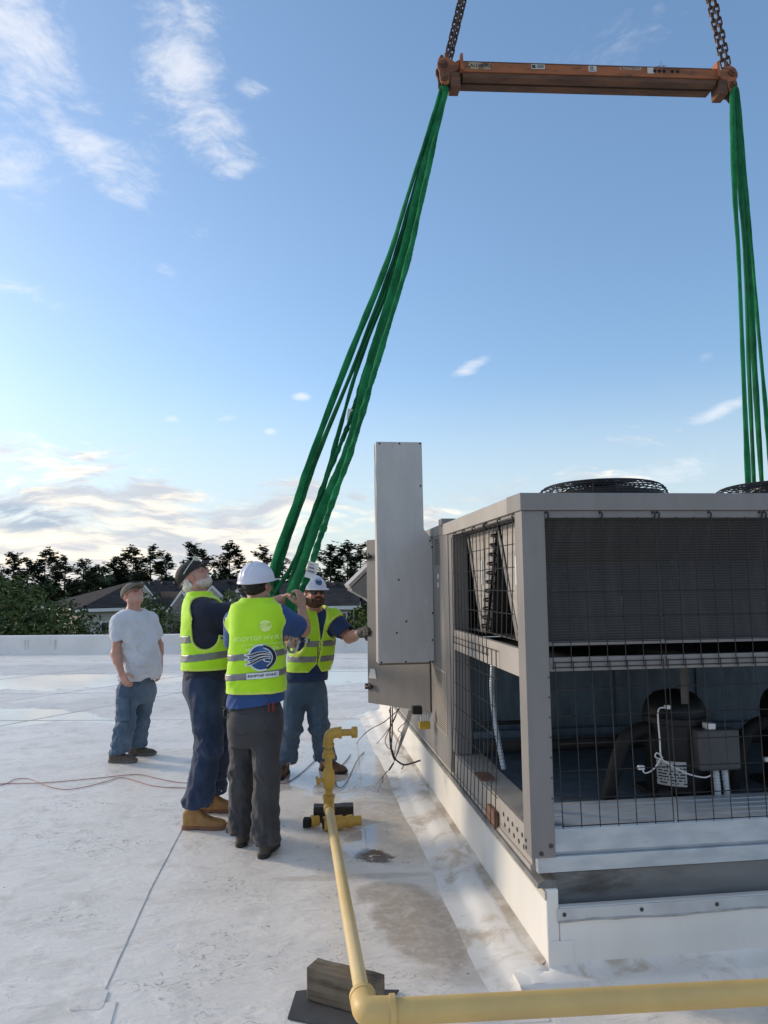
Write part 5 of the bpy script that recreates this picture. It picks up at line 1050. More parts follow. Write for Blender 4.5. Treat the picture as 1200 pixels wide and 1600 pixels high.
class Person:
    def __init__(s, label, foot, fwd, rows, neck, head, head_fwd, arms, legs, shoes, skin, **kw):
        s.fwd = unitv((fwd[0], fwd[1], 0)); s.rt = np.cross(s.fwd, [0, 0, 1]); s.kw = kw
        s.root = thing('person', label, 'person', (foot[0], foot[1], 0)); s.base = np.array([foot[0], foot[1], 0])
        t = []
        for px, py, Y, w, df, db in rows: p = at(px, py, Y); t.append((p[2], p[0], p[1], w, df, db))
        for i in range(2):
            h0 = np.asarray(shoes[i][0]); dd = unitv((shoes[i][1][0], shoes[i][1][1], 0)); an = np.array(legs[i][2], float); an[:2] = (h0 + dd * .082)[:2]; legs[i] = (legs[i][0], legs[i][1], an)
        s.legs = legs
        s.tab = np.array(sorted(t)); s.neck = at(*neck); s.H = Frame(at(*head), head_fwd); s.arms = arms; s.legs = legs; s.shoes = shoes; s.skin = skin
        al = [s.H.c + [0, 0, .15], s.neck] + [p for a in arms for p in a['p']] + [p for l in legs for p in l] + [s.base + [.3, .3, 0], s.base - [.3, .3, 0]]
        al = np.array(al); s.lo = al.min(0) - .28; s.hi = al.max(0) + .28; s.lo[2] = -.01
    def torso(s, P, grow=0.0): return stack(P, s.tab, s.fwd, s.rt, grow=grow)
    def make_body(s, jaw=1.0, fat=0.0, res=.006):
        hands = [hand_prims(a['p'][2], a['hd'], a['hn'], a['side'], a.get('curl', (.25, .5, .4)), a.get('thumb', (.8, .55, .25)), a.get('spread', .06)) for a in s.arms]
        tz = (s.tab[0, 0], s.tab[-1, 0])
        def fn(P):
            d, a_, b_ = s.torso(P, -.026); d = np.maximum(d, np.maximum(P[:, 2] - tz[1] + .02, s.cutz - P[:, 2])); d = smin(d, rc(P, s.pel, s.pel + [0, 0, .3], .10, .09), .04)
            nk = s.H.w(0, -.025, -.075); d = smin(d, rc(P, s.neck - [0, 0, .06], nk, s.kw.get('neck_r', .064) + .008, s.kw.get('neck_r', .064) - .006), .04)
            for a in s.arms:
                sh, e, w = a['p']; r_ = a.get('r', (.052, .044, .030)); d = smin(d, rc(P, sh, e, r_[0], r_[1]), .03); d = smin(d, rc(P, e, np.asarray(w), r_[1], r_[2]), .02); m_ = np.asarray(e) * .68 + np.asarray(w) * .32; d = smin(d, rc(P, e, m_, r_[1], r_[1] + .003), .02)
            for l in s.legs: d = smin(d, rc(P, l[0], l[1], .075, .052), .04); d = smin(d, rc(P, l[1], np.asarray(l[2]) - [0, 0, .03], .050, .034), .02)
            d = smin(d, culled(P, s.H.c, .20, lambda q: head_sdf(s.H.L(q), jaw, fat)), .022)
            for a, pr in zip(s.arms, hands): d = smin(d, culled(P, np.asarray(a['p'][2]) + unitv(a['hd']) * .08, .15, lambda q: hand_sdf(q, pr)), .008)
            return d
        s.body = net_obj('body', fn, s.lo, s.hi, res, skin_m, s.root, skin_color(s.skin, s.H, hairline=s.kw.get('brow'), stub=s.kw.get('stub')))
    def make_shirt(s, m_, hem, sleeve, res=.007, fold=.006, hem_w=None, neck_drop=0.0):
        hz = at(*hem)[2]; top = s.tab[-1, 0]; sd_ = s.kw.get('seed', 0)
        nk = s.H.w(0, -.025, -.075)
        def fn(P):
            tl = (P[:, 0] - s.base[0]) * s.kw.get('hem_slope', (0, 0))[0] + (P[:, 1] - s.base[1]) * s.kw.get('hem_slope', (0, 0))[1]
            d, a_, b_ = s.torso(P)
            d = smax(d, P[:, 2] - top, .03)
            for a in s.arms:
                sh, e, w = [np.asarray(q, float) for q in a['p']]; L_ = np.linalg.norm(e - sh); q = sh + (e - sh) * (a.get('sl', .8) + .12); r_ = a.get('sr', (.085, .070)); arm = rc(P, sh, q, r_[0], r_[1]); ax = unitv(e - sh); tt = (P - sh.astype(F32)) @ ax.astype(F32) - a.get('sl', .8) * L_
                arm = arm + .006 * vn(P, (26, 26, 14)) * (tt > -.25); arm = np.maximum(arm, tt)
                inn = rc(P, sh, q + ax * .2, r_[0] - .012, r_[1] - .012); arm = np.maximum(arm, -np.maximum(inn, -(tt + .03))); d = smin(d, arm, .035)
            low = np.clip((top - P[:, 2]) / .5, .2, 1.2)
            d = d + fold * 1.6 * low * vn(P + np.array([sd_, 0, 0], F32), (9, 9, 17)) - fold * .55 * low * ridges(np.stack([P[:, 0] - P[:, 2] * .6, P[:, 1] + P[:, 2] * .5, P[:, 2]], 1), (19, 19, 22), sd_ + 5) - fold * 1.5 * low * ridges(np.stack([P[:, 0] + P[:, 2] * .8, P[:, 1] - P[:, 2] * .5, P[:, 2] * .6], 1), (9, 9, 13), sd_)
            d = np.maximum(d, hz + tl - P[:, 2]); inner = np.maximum(s.torso(P, -.014)[0], P[:, 2] - hz - tl - .03); d = np.maximum(d, -inner)
            d = np.maximum(d, -rc(P, s.neck + s.fwd * .015 - [0, 0, neck_drop], nk + s.fwd * .02, s.kw.get('neck_r', .064) + .012, s.kw.get('neck_r', .064) + .02))
            return d
        s.shirt_fn = fn; s.shirt = net_obj('shirt', fn, s.lo, s.hi, res, m_, s.root)
    def make_vest(s, m_, stripe_m, hem, bands, grow=.016, vneck=None, res=.0075, arm_r=.115, trim=(.62, .80, .10), base=(.47, .82, .012), zip_=False, arm_open=None, vtop=None):
        hz = at(*hem)[2]; top = s.tab[-1, 0]; rt = s.rt; nk = s.H.w(0, -.025, -.075); sd_ = s.kw.get('seed', 0)
        if vtop is not None: top = vtop
        def shell(P, g):
            d, a_, b_ = s.torso(P, g); d = smax(d, P[:, 2] - top - .012 - g, .03)
            sl_ = 1.0
            for a in s.arms:
                sh, e, w = [np.asarray(q, float) for q in a['p']]; r_ = a.get('sr', (.085, .070)); d = smin(d, rc(P, sh, sh + (e - sh) * .8, r_[0] + g, r_[1] + g), .035)
            low = np.clip((top - P[:, 2]) / .45, .1, 1.2)
            d = d + .010 * low * vn(P + sd_ * .7, (8, 8, 13)) - .004 * low * ridges(np.stack([P[:, 0] - P[:, 2] * .7, P[:, 1] + P[:, 2] * .5, P[:, 2]], 1), (15, 15, 18), sd_ + 3) - .009 * low * ridges(np.stack([P[:, 0] + P[:, 2] * .7, P[:, 1] - P[:, 2] * .6, P[:, 2] * .7], 1), (8, 8, 10), sd_)
            return d, a_, b_
        def cuts(P):
            _, a_, b_ = s.torso(P); c = np.full(len(P), -1.0, F32)
            for a in s.arms:
                sh, e, w = [np.asarray(q, float) for q in a['p']]; o = rt if a['side'] > 0 else -rt; ar = a.get('hole', arm_r)
                lo_ = sh - np.array([0, 0, a.get('hole_h', .17)]) + o * .06; hi_ = sh + np.array([0, 0, a.get('hole_up', .03)]) + o * a.get('hole_out', .075)
                c = np.maximum(c, -rc(P, lo_ + o * .0, hi_, ar * .72, ar * .82)); c = np.maximum(c, -rc(P, hi_, hi_ + o * .3, ar * .85, ar * 1.3)); c = np.maximum(c, -rc(P, lo_, lo_ + o * .3, ar * .72, ar * 1.3)); ax = unitv(e - sh).astype(F32); r_ = a.get('sr', (.085, .07)); c = np.maximum(c, -np.maximum(rc(P, sh, e + ax * .3, r_[0] + a.get('cr', .035), r_[0] + .06), a.get('plane', .03) - (P - sh.astype(F32)) @ ax))
            c = np.maximum(c, -rc(P, s.neck + s.fwd * .015, nk + [0, 0, .1], s.kw.get('neck_r', .064) + .022, s.kw.get('neck_r', .064) + .03))
            if vneck is not None:
                zv = at(*vneck)[2]; wd = np.clip((P[:, 2] - zv) * s.kw.get('vee', .16), 0, .2) + .004 * (P[:, 2] < zv); c = np.maximum(c, np.where(b_ > 0, -(np.abs(a_ - s.kw.get('zip_off', 0)) - wd), -1).astype(F32))
            rnd_ = np.where(b_ > 0, s.kw.get('vest_round', 0.0) * np.clip(.06 - np.abs(a_ - s.kw.get('zip_off', 0)), 0, 1), 0)
            c = np.maximum(c, hz + rnd_ + (P[:, 0] - s.base[0]) * s.kw.get('vest_slope', 0.0) - P[:, 2]); return c
        fn = lambda P: np.maximum(shell(P, grow)[0], cuts(P))
        def col(P):
            c = np.tile(np.array(base, F32), (len(P), 1)); w = np.clip((cuts(P) + .0165) / .004, 0, 1)[:, None]; sh_ = (1 + .12 * vn(P, (14, 14, 14)))[:, None]
            return c * sh_ * (1 - w) + np.array(trim, F32) * w
        s.vest = net_obj('vest', fn, s.lo, s.hi, res, m_, s.root, col)
        s.vest_fn = fn
        for by, hgt in bands:
            zb_ = at(*by)[2]; tilt = s.kw.get('band_tilt', (0, 0))
            def bf(P): zz_ = P[:, 2] - zb_ - (P[:, 0] - s.base[0]) * tilt[0] - (P[:, 1] - s.base[1]) * tilt[1]; return np.maximum(np.maximum(shell(P, grow + .0035)[0], np.abs(zz_) - hgt), np.maximum(cuts(P) + .012, -(shell(P, grow - .02)[0])))
            lo = s.lo.copy(); hi = s.hi.copy(); lo[2] = zb_ - .16; hi[2] = zb_ + .16; net_obj('reflective_stripe', bf, lo, hi, .0065, stripe_m, s.vest)
        return s.vest
    def make_trousers(s, m_, rows, hem, r_leg, res=.007, fold=.007, waist=None, name='trousers'):
        t = []
        for px, py, Y, w, df, db in rows: p = at(px, py, Y); t.append((p[2], p[0], p[1], w, df, db))
        tab = np.array(sorted(t)); sd_ = s.kw.get('seed', 0)
        def fn(P):
            d = stack(P, tab, s.fwd, s.rt)[0]; d = np.maximum(d, np.maximum(P[:, 2] - tab[-1, 0], tab[0, 0] - P[:, 2]))
            for i, l in enumerate(s.legs):
                h_, k_, a_ = [np.asarray(q, float) for q in l]; an = a_ - np.array([0, 0, .05]); ld = smin(rc(P, h_, k_, r_leg[0], r_leg[1]), rc(P, k_, an, r_leg[1], r_leg[2]), .03); z = P[:, 2]
                hz_ = hem[i] + .02 * vn(P, (9, 9, 9)); t_ = np.clip((.30 - (z - hem[i])) / .26, 0, 1); kn = np.exp(-((z - k_[2]) / .10) ** 2)
                wv_ = np.sin(z * 78 + 9 * vn(P, (5, 5, 5)) + i * 2 + 7 * (P[:, 0] - s.base[0])); ld = ld + fold * (t_ * .55 * wv_ * np.clip(.5 + 2.2 * vn(P + 5, (7, 7, 7)), 0, 1.3) + .45 * kn * np.sin(z * 55 + 8 * vn(P + 3, (6, 6, 6)))) - .012 * t_ ** 2
                W_ = np.stack([P[:, 0] + .5 * P[:, 2], P[:, 1] + .35 * P[:, 2], P[:, 2] - .6 * P[:, 0] * (1 - 2 * i)], 1); ld = ld - fold * .75 * ridges(W_, (11, 11, 8), sd_ + i) * (.45 + kn + t_) - fold * .5 * ridges(P, (24, 24, 7), sd_ + 2 * i) - fold * .55 * (.35 + kn + t_) * ridges(W_ + 9, (22, 22, 17), sd_) + fold * .6 * vn(P + sd_, (26, 26, 12))
                ld = np.maximum(ld, hz_ - z); ins = rc(P, k_, an - [0, 0, .06], r_leg[1] - .014, r_leg[2] - .006); ld = np.maximum(ld, -np.maximum(ins, z - hem[i] - .035))
                d = smin(d, ld, .035)
            return d
        lo = s.lo.copy(); hi = s.hi.copy(); hi[2] = tab[-1, 0] + .02
        s.trousers = net_obj(name, fn, lo, hi, res, m_, s.root); s.tr_tab = tab; s.tr_fn = fn; return s.trousers
    def make_shoes(s, m_, sole_m, kind='boot', L=.295):
        for heel, dirv, toe_up in s.shoes:
            heel = np.array([heel[0], heel[1], 0.0]); d = unitv((dirv[0], dirv[1], 0)); F_ = Frame(heel, d)
            def plan(Q, g): t = np.clip(Q[:, 1] / L, 0, 1); w = np.interp(t, [0, .12, .35, .6, .78, .93, 1], [.026, .034, .033, .043, .048, .036, .018]).astype(F32) + g; cx = (Q[:, 0] - np.interp(t, [0, .4, 1], [0, .002, .0])); dd = np.abs(cx) - w; e = np.maximum(-Q[:, 1] - g - .0, Q[:, 1] - L - g); return smax(dd, e, .03)
            def up(P):
                Q = F_.L(P); h = np.interp(Q[:, 1] / L, [0, .1, .38, .52, .68, .85, 1.0], [.12, .14, .135, .095, .072, .062, .050] if kind == 'boot' else [.095, .105, .10, .082, .064, .055, .045]).astype(F32)
                dd = smax(plan(Q, -.001), Q[:, 2] - h, .03); sh_ = rc(Q, (0, .075, .09), (0, .085, .18 if kind == 'boot' else .12), .046, .047); dd = smin(dd, sh_, .02); dd = np.maximum(dd, .022 - Q[:, 2]); dd = dd + .003 * vn(P, (40, 40, 40)); lc = (Q[:, 1] > .10) & (Q[:, 1] < .19); dd = dd - .0025 * lc * np.sin(Q[:, 1] * 330) * (np.abs(Q[:, 0]) < .026); return dd
            def so(P): Q = F_.L(P); dd = plan(Q, .005); zt = .026 + .004 * np.sin(Q[:, 1] * 160) * .3; tu = np.clip((Q[:, 1] - L * .78) / (L * .22), 0, 1) ** 2 * .012; dd = smax(dd, np.maximum(Q[:, 2] - zt - tu, tu - Q[:, 2]), .004); dd = np.maximum(dd, -np.maximum(np.maximum(np.abs(Q[:, 1] - L * .36) - .025, Q[:, 2] - .008), -1)); return dd
            e = F_.w(0, L * .5, .1); lo = e - .24; hi = e + .24; lo[2] = -.012; hi[2] = .24
            u_ = net_obj('boot' if kind == 'boot' else 'shoe', up, lo, hi, .005, m_, s.root); net_obj('sole', so, lo, [hi[0], hi[1], .07], .005, sole_m, u_)
            if kind == 'boot':
                lb = MB()
                for k in range(4): yy = .115 + .024 * k; zz_ = np.interp(yy / L, [0, .1, .38, .52, .68], [.12, .14, .135, .095, .072]) - .006; lb.tube([F_.w(-.024, yy, zz_ - .006) - s.base, F_.w(0, yy + .006, zz_ + .006) - s.base, F_.w(.024, yy, zz_ - .006) - s.base], .0035, 5)
                lb.build('laces', mat('dark_laces', (.09, .06, .03), .8), u_)
    def head_obj(s, name, fnL, m_, ext=.22, res=.0045, parent=None, col=None):
        H = s.H; f = lambda P: fnL(H.L(P)); return net_obj(name, f, H.c - ext, H.c + ext, res, m_, parent or s.root, col)
    def cap(s, m_, tilt=0.0, name='cap', visor=.095):
        def f(Q):
            d = el_(Q, (0, -.010, .040), (.088, .112, .088)); d = np.maximum(d, .030 + .10 * (Q[:, 1] < 0) * -Q[:, 1] * -1 * .0 - Q[:, 2] - .12 * np.minimum(Q[:, 1], 0) * -.0 - .18 * np.clip(-Q[:, 1], 0, .2)); d = d + .0025 * vn(Q, (30, 30, 30)); d = np.maximum(d, -el_(Q, (0, -.010, .036), (.083, .107, .083)))
            y = Q[:, 1] - .080; e = el_(np.stack([Q[:, 0], y, np.zeros_like(y)], 1), (0, 0, 0), (.080, visor + .0, 1.0)); zs = .046 - 2.6 * Q[:, 0] ** 2 - .12 * y; v = np.maximum(np.maximum(e, np.abs(Q[:, 2] - zs) - .0045), -y - .012); return np.minimum(d, v)
        return s.head_obj(name, f, m_, .24)
    def helmet(s, m_):
        def f(Q):
            r2 = 1.0; d = el_(Q, (0, -.008, .030), (.112, .138, .122)); rid = np.exp(-(Q[:, 0] / .013) ** 2) * .006 + (np.exp(-((np.abs(Q[:, 0]) - .038) / .011) ** 2)) * .004; d = d - rid * np.clip((Q[:, 2] - .05) / .04, 0, 1)
            d = np.maximum(d, .022 - Q[:, 2]); d = np.maximum(d, -el_(Q, (0, -.008, .026), (.105, .131, .115)))
            e = el_(np.stack([Q[:, 0], Q[:, 1] + .002, np.zeros_like(Q[:, 0])], 1), (0, .004, 0), (.121, .152, 1.0)); ef = el_(np.stack([Q[:, 0], Q[:, 1], np.zeros_like(Q[:, 0])], 1), (0, .075, 0), (.098, .118, 1.0)); e = np.minimum(e, ef); zs = .026 - .10 * np.clip(Q[:, 1] - .09, 0, 1) - .0 * Q[:, 0]
            br = np.maximum(np.maximum(e, np.abs(Q[:, 2] - zs) - .0045), -el_(Q, (0, -.008, .03), (.106, .132, .4))); return smin(d, br, .006)
        h_ = s.head_obj('hard_hat', f, m_, .26); s.helm = h_; return h_
hi_vis = mat('hi_vis_vest', (.42, .72, .02), .75, attr='col', bump=.15, bscale=300, bdist=.0015, sheen=.2)
stripe = mat('grey_reflective_tape', (.22, .23, .235), .38, .35, col2=(.18, .19, .195), scale=20)
denim = mat('blue_denim', (.055, .095, .150), .85, col2=(.13, .18, .245), scale=4, lo=.38, hi=.72, bump=.25, bscale=220, bdist=.002, sheen=.1)
denim_g = mat('grey_blue_denim', (.046, .086, .14), .85, col2=(.10, .155, .22), scale=4, lo=.4, hi=.75, bump=.25, bscale=220, bdist=.002, sheen=.1)
navy_d = mat('dark_navy_denim', (.012, .026, .065), .85, col2=(.035, .062, .12), scale=4, lo=.42, hi=.75, bump=.25, bscale=220, bdist=.002, sheen=.08)
charcoal = mat('charcoal_work_cloth', (.032, .032, .036), .8, col2=(.045, .045, .05), scale=6, bump=.2, bscale=220, bdist=.002, sheen=.08)
navy_t = mat('navy_cotton', (.008, .012, .028), .85, col2=(.012, .016, .036), scale=6, bump=.15, bscale=260, bdist=.001, sheen=.08)
blue_t = mat('blue_cotton', (.028, .085, .26), .85, col2=(.022, .065, .20), scale=6, bump=.15, bscale=260, bdist=.001, sheen=.08)
blue_d = mat('deep_blue_cotton', (.012, .036, .115), .85, col2=(.010, .028, .085), scale=6, bump=.15, bscale=260, bdist=.001, sheen=.08)
grey_t = mat('pale_grey_cotton', (.60, .62, .67), .85, col2=(.53, .55, .60), scale=6, bump=.15, bscale=260, bdist=.001, sheen=.05)
helm_m = mat('white_hard_hat', (.66, .67, .76), .28, col2=(.62, .63, .72), scale=5, spec=.5)
tan_b = mat('tan_nubuck', (.36, .20, .07), .75, col2=(.28, .15, .05), scale=12); brn_b = mat('brown_leather', (.17, .095, .055), .7, col2=(.11, .06, .035), scale=12); dk_b = mat('dark_brown_shoe', (.055, .045, .038), .7, col2=(.08, .066, .055), scale=20); tp_b = mat('taupe_shoe', (.085, .068, .055), .8, col2=(.12, .10, .085), scale=25)
sole_t = mat('rubber_sole_brown', (.20, .085, .045), .7); sole_d = mat('rubber_sole_dark', (.018, .017, .016), .7); sole_g = mat('rubber_sole_grey', (.12, .11, .10), .7)
glass_f = mat('spectacle_frame', (.03, .025, .025), .4)
white_hair = mat('white_hair', (.78, .74, .66), .8, col2=(.50, .46, .40), scale=70, stretch=(1, 1, .3)); dark_hair = mat('dark_hair', (.014, .011, .009), .6, col2=(.03, .024, .02), scale=60); red_beard = mat('auburn_beard', (.085, .034, .016), .75, col2=(.05, .02, .010), scale=70)

# --- the man in the grey T-shirt, hands down, looking up
Yp = 7.40
fwA = (.84, -.54); rA = np.array([-.54, -.84, 0]); 
shA = at(210, 968, Yp)
aR = dict(p=(at(186, 972, 7.26), at(181, 1022, 7.20), at(190, 1053, 7.12)), hd=at(203, 1080, 7.05) - at(190, 1053, 7.12), hn=(.5, .75, -.1), side=1, sl=.62, sr=(.083, .078), r=(.050, .043, .030), curl=(.3, .55, .5))
aL = dict(p=(at(234, 968, 7.56), at(248, 1008, 7.62), at(250, 1042, 7.55)), hd=at(250, 1070, 7.42) - at(250, 1042, 7.50), hn=(-.7, -.2, 0), side=-1, sl=.72, sr=(.083, .076), r=(.050, .043, .030), curl=(.3, .5, .5))
A = Person('man in pale grey T-shirt, jeans and olive cap looking up, arms hanging', ((on_floor(187, 1190) + on_floor(222, 1178)) / 2), fwA,
    [(208, 950, Yp, .10, .075, .07), (209, 956, Yp, .165, .10, .095), (210, 966, Yp, .190, .125, .12), (211, 985, Yp, .192, .150, .13), (214, 1010, Yp, .190, .190, .125), (217, 1035, Yp, .192, .208, .125), (217, 1052, Yp, .195, .190, .13), (216, 1068, Yp, .20, .150, .14), (215, 1085, Yp, .19, .13, .13)],
    (208, 953, Yp), (207, 930, Yp), (.72, -.42, .56), [aR, aL],
    [(at(199, 1080, 7.32), at(196, 1130, 7.26), at(187, 1180, 7.30)), (at(227, 1076, 7.50), at(219, 1126, 7.50), at(211, 1168, 7.56))],
    [(on_floor(170, 1191), (1, -.10), 0), (on_floor(200, 1180), (1, -.02), 0)], (.50, .27, .20), neck_r=.066, seed=1.3, brow=(.33, .22, .17), stub=(.47, .30, .24))
A.cutz = at(210, 1050, 7.25)[2]; A.pel = at(214, 1072, 7.4); A.make_body(1.1, .006)
A.make_shirt(grey_t, (210, 1065, 7.25), .6, fold=.018)
A.make_trousers(denim, [(214, 1050, Yp, .155, .115, .115), (215, 1068, Yp, .168, .118, .122), (216, 1085, Yp, .185, .125, .135), (215, 1098, Yp, .17, .10, .11)], (.085, .085), (.105, .088, .080), fold=.013)
A.make_shoes(tp_b, sole_g, 'shoe', .285)
A.cap(mat('olive_cap', (.15, .135, .105), .85, col2=(.19, .17, .135), scale=8))
gl = MB(); H = A.H
for s in (-1, 1):
    gl.tube([H.w(s * .033 + .022 * math.cos(t), .106 - .012 * abs(math.cos(t)) * (s * math.cos(t) > 0), -.004 + .017 * math.sin(t)) - A.base for t in np.linspace(0, 2 * PI, 16, endpoint=False)], .0026, 5, closed=True)
    gl.tube([H.w(s * .055, .096, .002) - A.base, H.w(s * .080, .04, .006) - A.base, H.w(s * .083, -.01, .002) - A.base], .0026, 5)
gl.tube([H.w(-.011, .108, .0) - A.base, H.w(0, .112, .003) - A.base, H.w(.011, .108, .0) - A.base], .0026, 5); gl.build('spectacles', glass_f, A.root)
pk = Frame(at(190, 1110, 7.17), (-.50, -.86, 0))     # cargo pocket on the near thigh
def pocket(P): Q = pk.L(P); d = np.abs(A.tr_fn(P) - .004) - .009; return smax(smax(np.abs(Q[:, 0]) - .085, np.abs(Q[:, 2]) - .10, .02), np.maximum(d, -(Q[:, 1] + .06)), .006)
net_obj('cargo_pocket', pocket, pk.c - .2, pk.c + .2, .006, denim, A.trousers)
def flap(P): Q = pk.L(P); d = np.abs(A.tr_fn(P) - .008) - .011; return smax(smax(np.abs(Q[:, 0]) - .09, np.abs(Q[:, 2] - .085) - .028, .015), np.maximum(d, -(Q[:, 1] + .06)), .006)
net_obj('pocket_flap', flap, pk.c - .2, pk.c + .2, .006, denim, A.trousers)

# --- the old man in the navy shirt and vest, in profile
Yp = 5.42
bR = dict(p=(at(322, 962, 5.26), at(369, 962, 5.30), at(441, 936, 5.42)), hd=at(470, 929, 5.34) - at(441, 936, 5.42), hn=(.25, -.75, -.55), side=-1, sl=.93, sr=(.100, .086), r=(.056, .050, .036), curl=(.5, .8, .6), thumb=(.5, .7, .5), hole=.125, hole_h=.14, hole_up=.07, hole_out=.03)
bR['side'] = 1
bL = dict(p=(at(334, 958, 5.66), at(392, 962, 5.74), at(452, 940, 5.56)), hd=(.85, -.3, .3), hn=(.2, -.9, -.2), side=-1, sl=.9, sr=(.095, .082), r=(.054, .048, .034), curl=(.5, .8, .6), hole=.125, hole_h=.14, hole_up=.07, hole_out=.03)
Bp = Person('white bearded man in black cap, navy shirt and yellow vest, reaching for the slings', (on_floor(315, 1297) + on_floor(335, 1268)) / 2, (.985, .17),
    [(312, 930, Yp, .10, .08, .075), (314, 936, Yp, .17, .11, .10), (317, 946, Yp, .215, .14, .125), (320, 965, Yp, .225, .165, .145), (322, 990, Yp, .22, .185, .155), (323, 1015, Yp, .215, .20, .155), (323, 1040, Yp, .21, .195, .155), (322, 1058, Yp, .205, .165, .155), (322, 1075, Yp, .20, .15, .16)],
    (311, 934, Yp), (303, 902, 5.42), (.80, .03, .60), [bR, bL],
    [(at(319, 1075, 5.30), at(327, 1165, 5.26), at(307, 1268, 5.27)), (at(330, 1072, 5.54), at(343, 1160, 5.56), at(334, 1242, 5.68))],
    [(on_floor(285, 1295), (1, -.02), 0), (on_floor(312, 1269), (1, .02), 0)], (.52, .29, .22), neck_r=.070, seed=4.1, brow=(.5, .45, .4), stub=(.56, .40, .33), band_tilt=(.10, 0), vest_slope=.02)
Bp.cutz = at(322, 1050, 5.3)[2]; Bp.pel = at(322, 1075, 5.42); Bp.make_body(1.1, .004)
Bp.make_shirt(navy_t, (322, 1062, 5.3), .9, fold=.011)
Bp.make_vest(hi_vis, stripe, (320, 1049, 5.2), [((320, 997, 5.2), .026), ((320, 1027, 5.2), .026)], grow=.020)
Bp.make_trousers(navy_d, [(322, 1046, Yp, .19, .165, .155), (322, 1062, Yp, .20, .16, .165), (322, 1080, Yp, .20, .14, .165), (323, 1098, Yp, .19, .12, .13), (324, 1112, Yp, .16, .10, .10)], (.15, .14), (.118, .095, .085), fold=.014)
Bp.make_shoes(tan_b, sole_t, 'boot', .315)
Bp.cap(mat('black_cap', (.018, .017, .017), .8, col2=(.03, .028, .028), scale=9), visor=.085)
def hairB(Q): d = el_(Q, (0, -.050, -.030), (.074, .060, .074)) + .016 * vn(Q, (75, 75, 55)) + .026 * vn(Q, (30, 30, 30)); d = np.maximum(d, Q[:, 2] - .035); d = np.maximum(d, Q[:, 1] + .028); return np.maximum(d, -.108 + .25 * (Q[:, 1] + .06) - Q[:, 2])
Bp.head_obj('hair', hairB, white_hair, .2, .004)
def beardB(Q): d = head_sdf(Q, 1.1, .004) - .0035 + .005 * vn(Q, (90, 90, 70)); lim = np.maximum(Q[:, 2] + .068 - .30 * np.clip(.072 - Q[:, 1], 0, .1), .006 - Q[:, 1]); mo = np.maximum(np.maximum(np.abs(Q[:, 2] + .046) - .007, np.abs(Q[:, 0]) - .035), .06 - Q[:, 1]); d = np.maximum(d, np.minimum(lim, mo)); d = np.maximum(d, -el_(Q, (0, .098, -.061), (.026, .03, .0085))); return np.maximum(d, -.128 - Q[:, 2])
Bp.head_obj('beard', beardB, mat('white_beard', (.68, .60, .54), .85, col2=(.52, .42, .36), scale=80), .2, .004)
gl = MB(); H = Bp.H
for s in (-1, 1):
    gl.tube([H.w(s * .040 + .026 * math.cos(t), .106 - .02 * abs(math.cos(t)), .098 + .018 * math.sin(t)) - Bp.base for t in np.linspace(0, 2 * PI, 14, endpoint=False)], .004, 6, closed=True)
    gl.tube([H.w(s * .066, .092, .10) - Bp.base, H.w(s * .092, .03, .075) - Bp.base, H.w(s * .094, -.03, .05) - Bp.base], .0038, 6)
sg = gl.build('safety_glasses', mat('clear_plastic_frame', (.55, .56, .50), .3), Bp.root)
for s in (-1, 1): mb = MB(); mb.add([H.w(s * .040 + .024 * math.cos(t), .106 - .02 * abs(math.cos(t)), .098 + .016 * math.sin(t)) - Bp.base for t in np.linspace(0, 2 * PI, 14, endpoint=False)], [tuple(range(14))]); mb.build('lens', mat('yellow_lens', (.55, .55, .22), .1), sg)

# --- the man in the white hard hat, seen from behind
Yp = 4.82
cR = dict(p=(at(437, 966, 4.84), at(474, 984, 5.03), at(472, 950, 5.10)), hd=at(470, 928, 5.12) - at(472, 950, 5.10), hn=(-.75, .55, .1), side=1, sl=.78, sr=(.086, .072), r=(.050, .044, .030), curl=(.5, .8, .7), thumb=(.5, .6, .6), hole=.105, hole_h=.12, hole_up=.05, hole_out=.035)
cL = dict(p=(at(369, 972, 4.90), at(367, 1014, 5.12), at(432, 1000, 5.24)), hd=(.9, .0, .15), hn=(.1, -.2, .9), side=-1, sl=.72, sr=(.086, .075), r=(.050, .044, .030), curl=(.4, .7, .6), hole=.105, hole_h=.12, hole_up=.05, hole_out=.035)
Cp = Person('worker in white hard hat and printed yellow vest, seen from behind', (on_floor(377, 1322) + on_floor(410, 1342)) / 2, (.16, .987),
    [(402, 938, Yp, .10, .075, .075), (403, 944, Yp, .16, .10, .09), (404, 952, Yp, .172, .12, .105), (404, 970, Yp, .170, .135, .12), (403, 995, Yp, .165, .145, .125), (401, 1030, Yp, .166, .15, .12), (400, 1065, Yp, .176, .15, .12), (399, 1090, Yp, .182, .14, .125), (398, 1112, Yp, .19, .13, .13)],
    (402, 940, Yp), (402, 914, 4.86), (.42, .88, .12), [cL, cR],
    [(at(381, 1118, 4.88), at(379, 1212, 4.92), at(379, 1300, 4.93)), (at(417, 1118, 4.80), at(416, 1212, 4.76), at(408, 1316, 4.72))],
    [(on_floor(376, 1325) - np.array([0, .0, 0]), (-.10, 1), 0), (on_floor(409, 1343), (.14, 1), 0)], (.46, .27, .19), neck_r=.060, seed=7.7, hem_slope=(.14, 0), vest_slope=.03, band_tilt=(.10, 0))
Cp.cutz = at(400, 1090, 4.75)[2]; Cp.pel = at(399, 1120, 4.82); Cp.make_body()
Cp.make_shirt(blue_t, (400, 1106, 4.7), .8, fold=.007)
Cp.make_vest(hi_vis, stripe, (400, 1086, 4.68), [((400, 1026, 4.68), .0215), ((400, 1057, 4.68), .0215)], grow=.016, vtop=at(402, 940, Yp)[2])
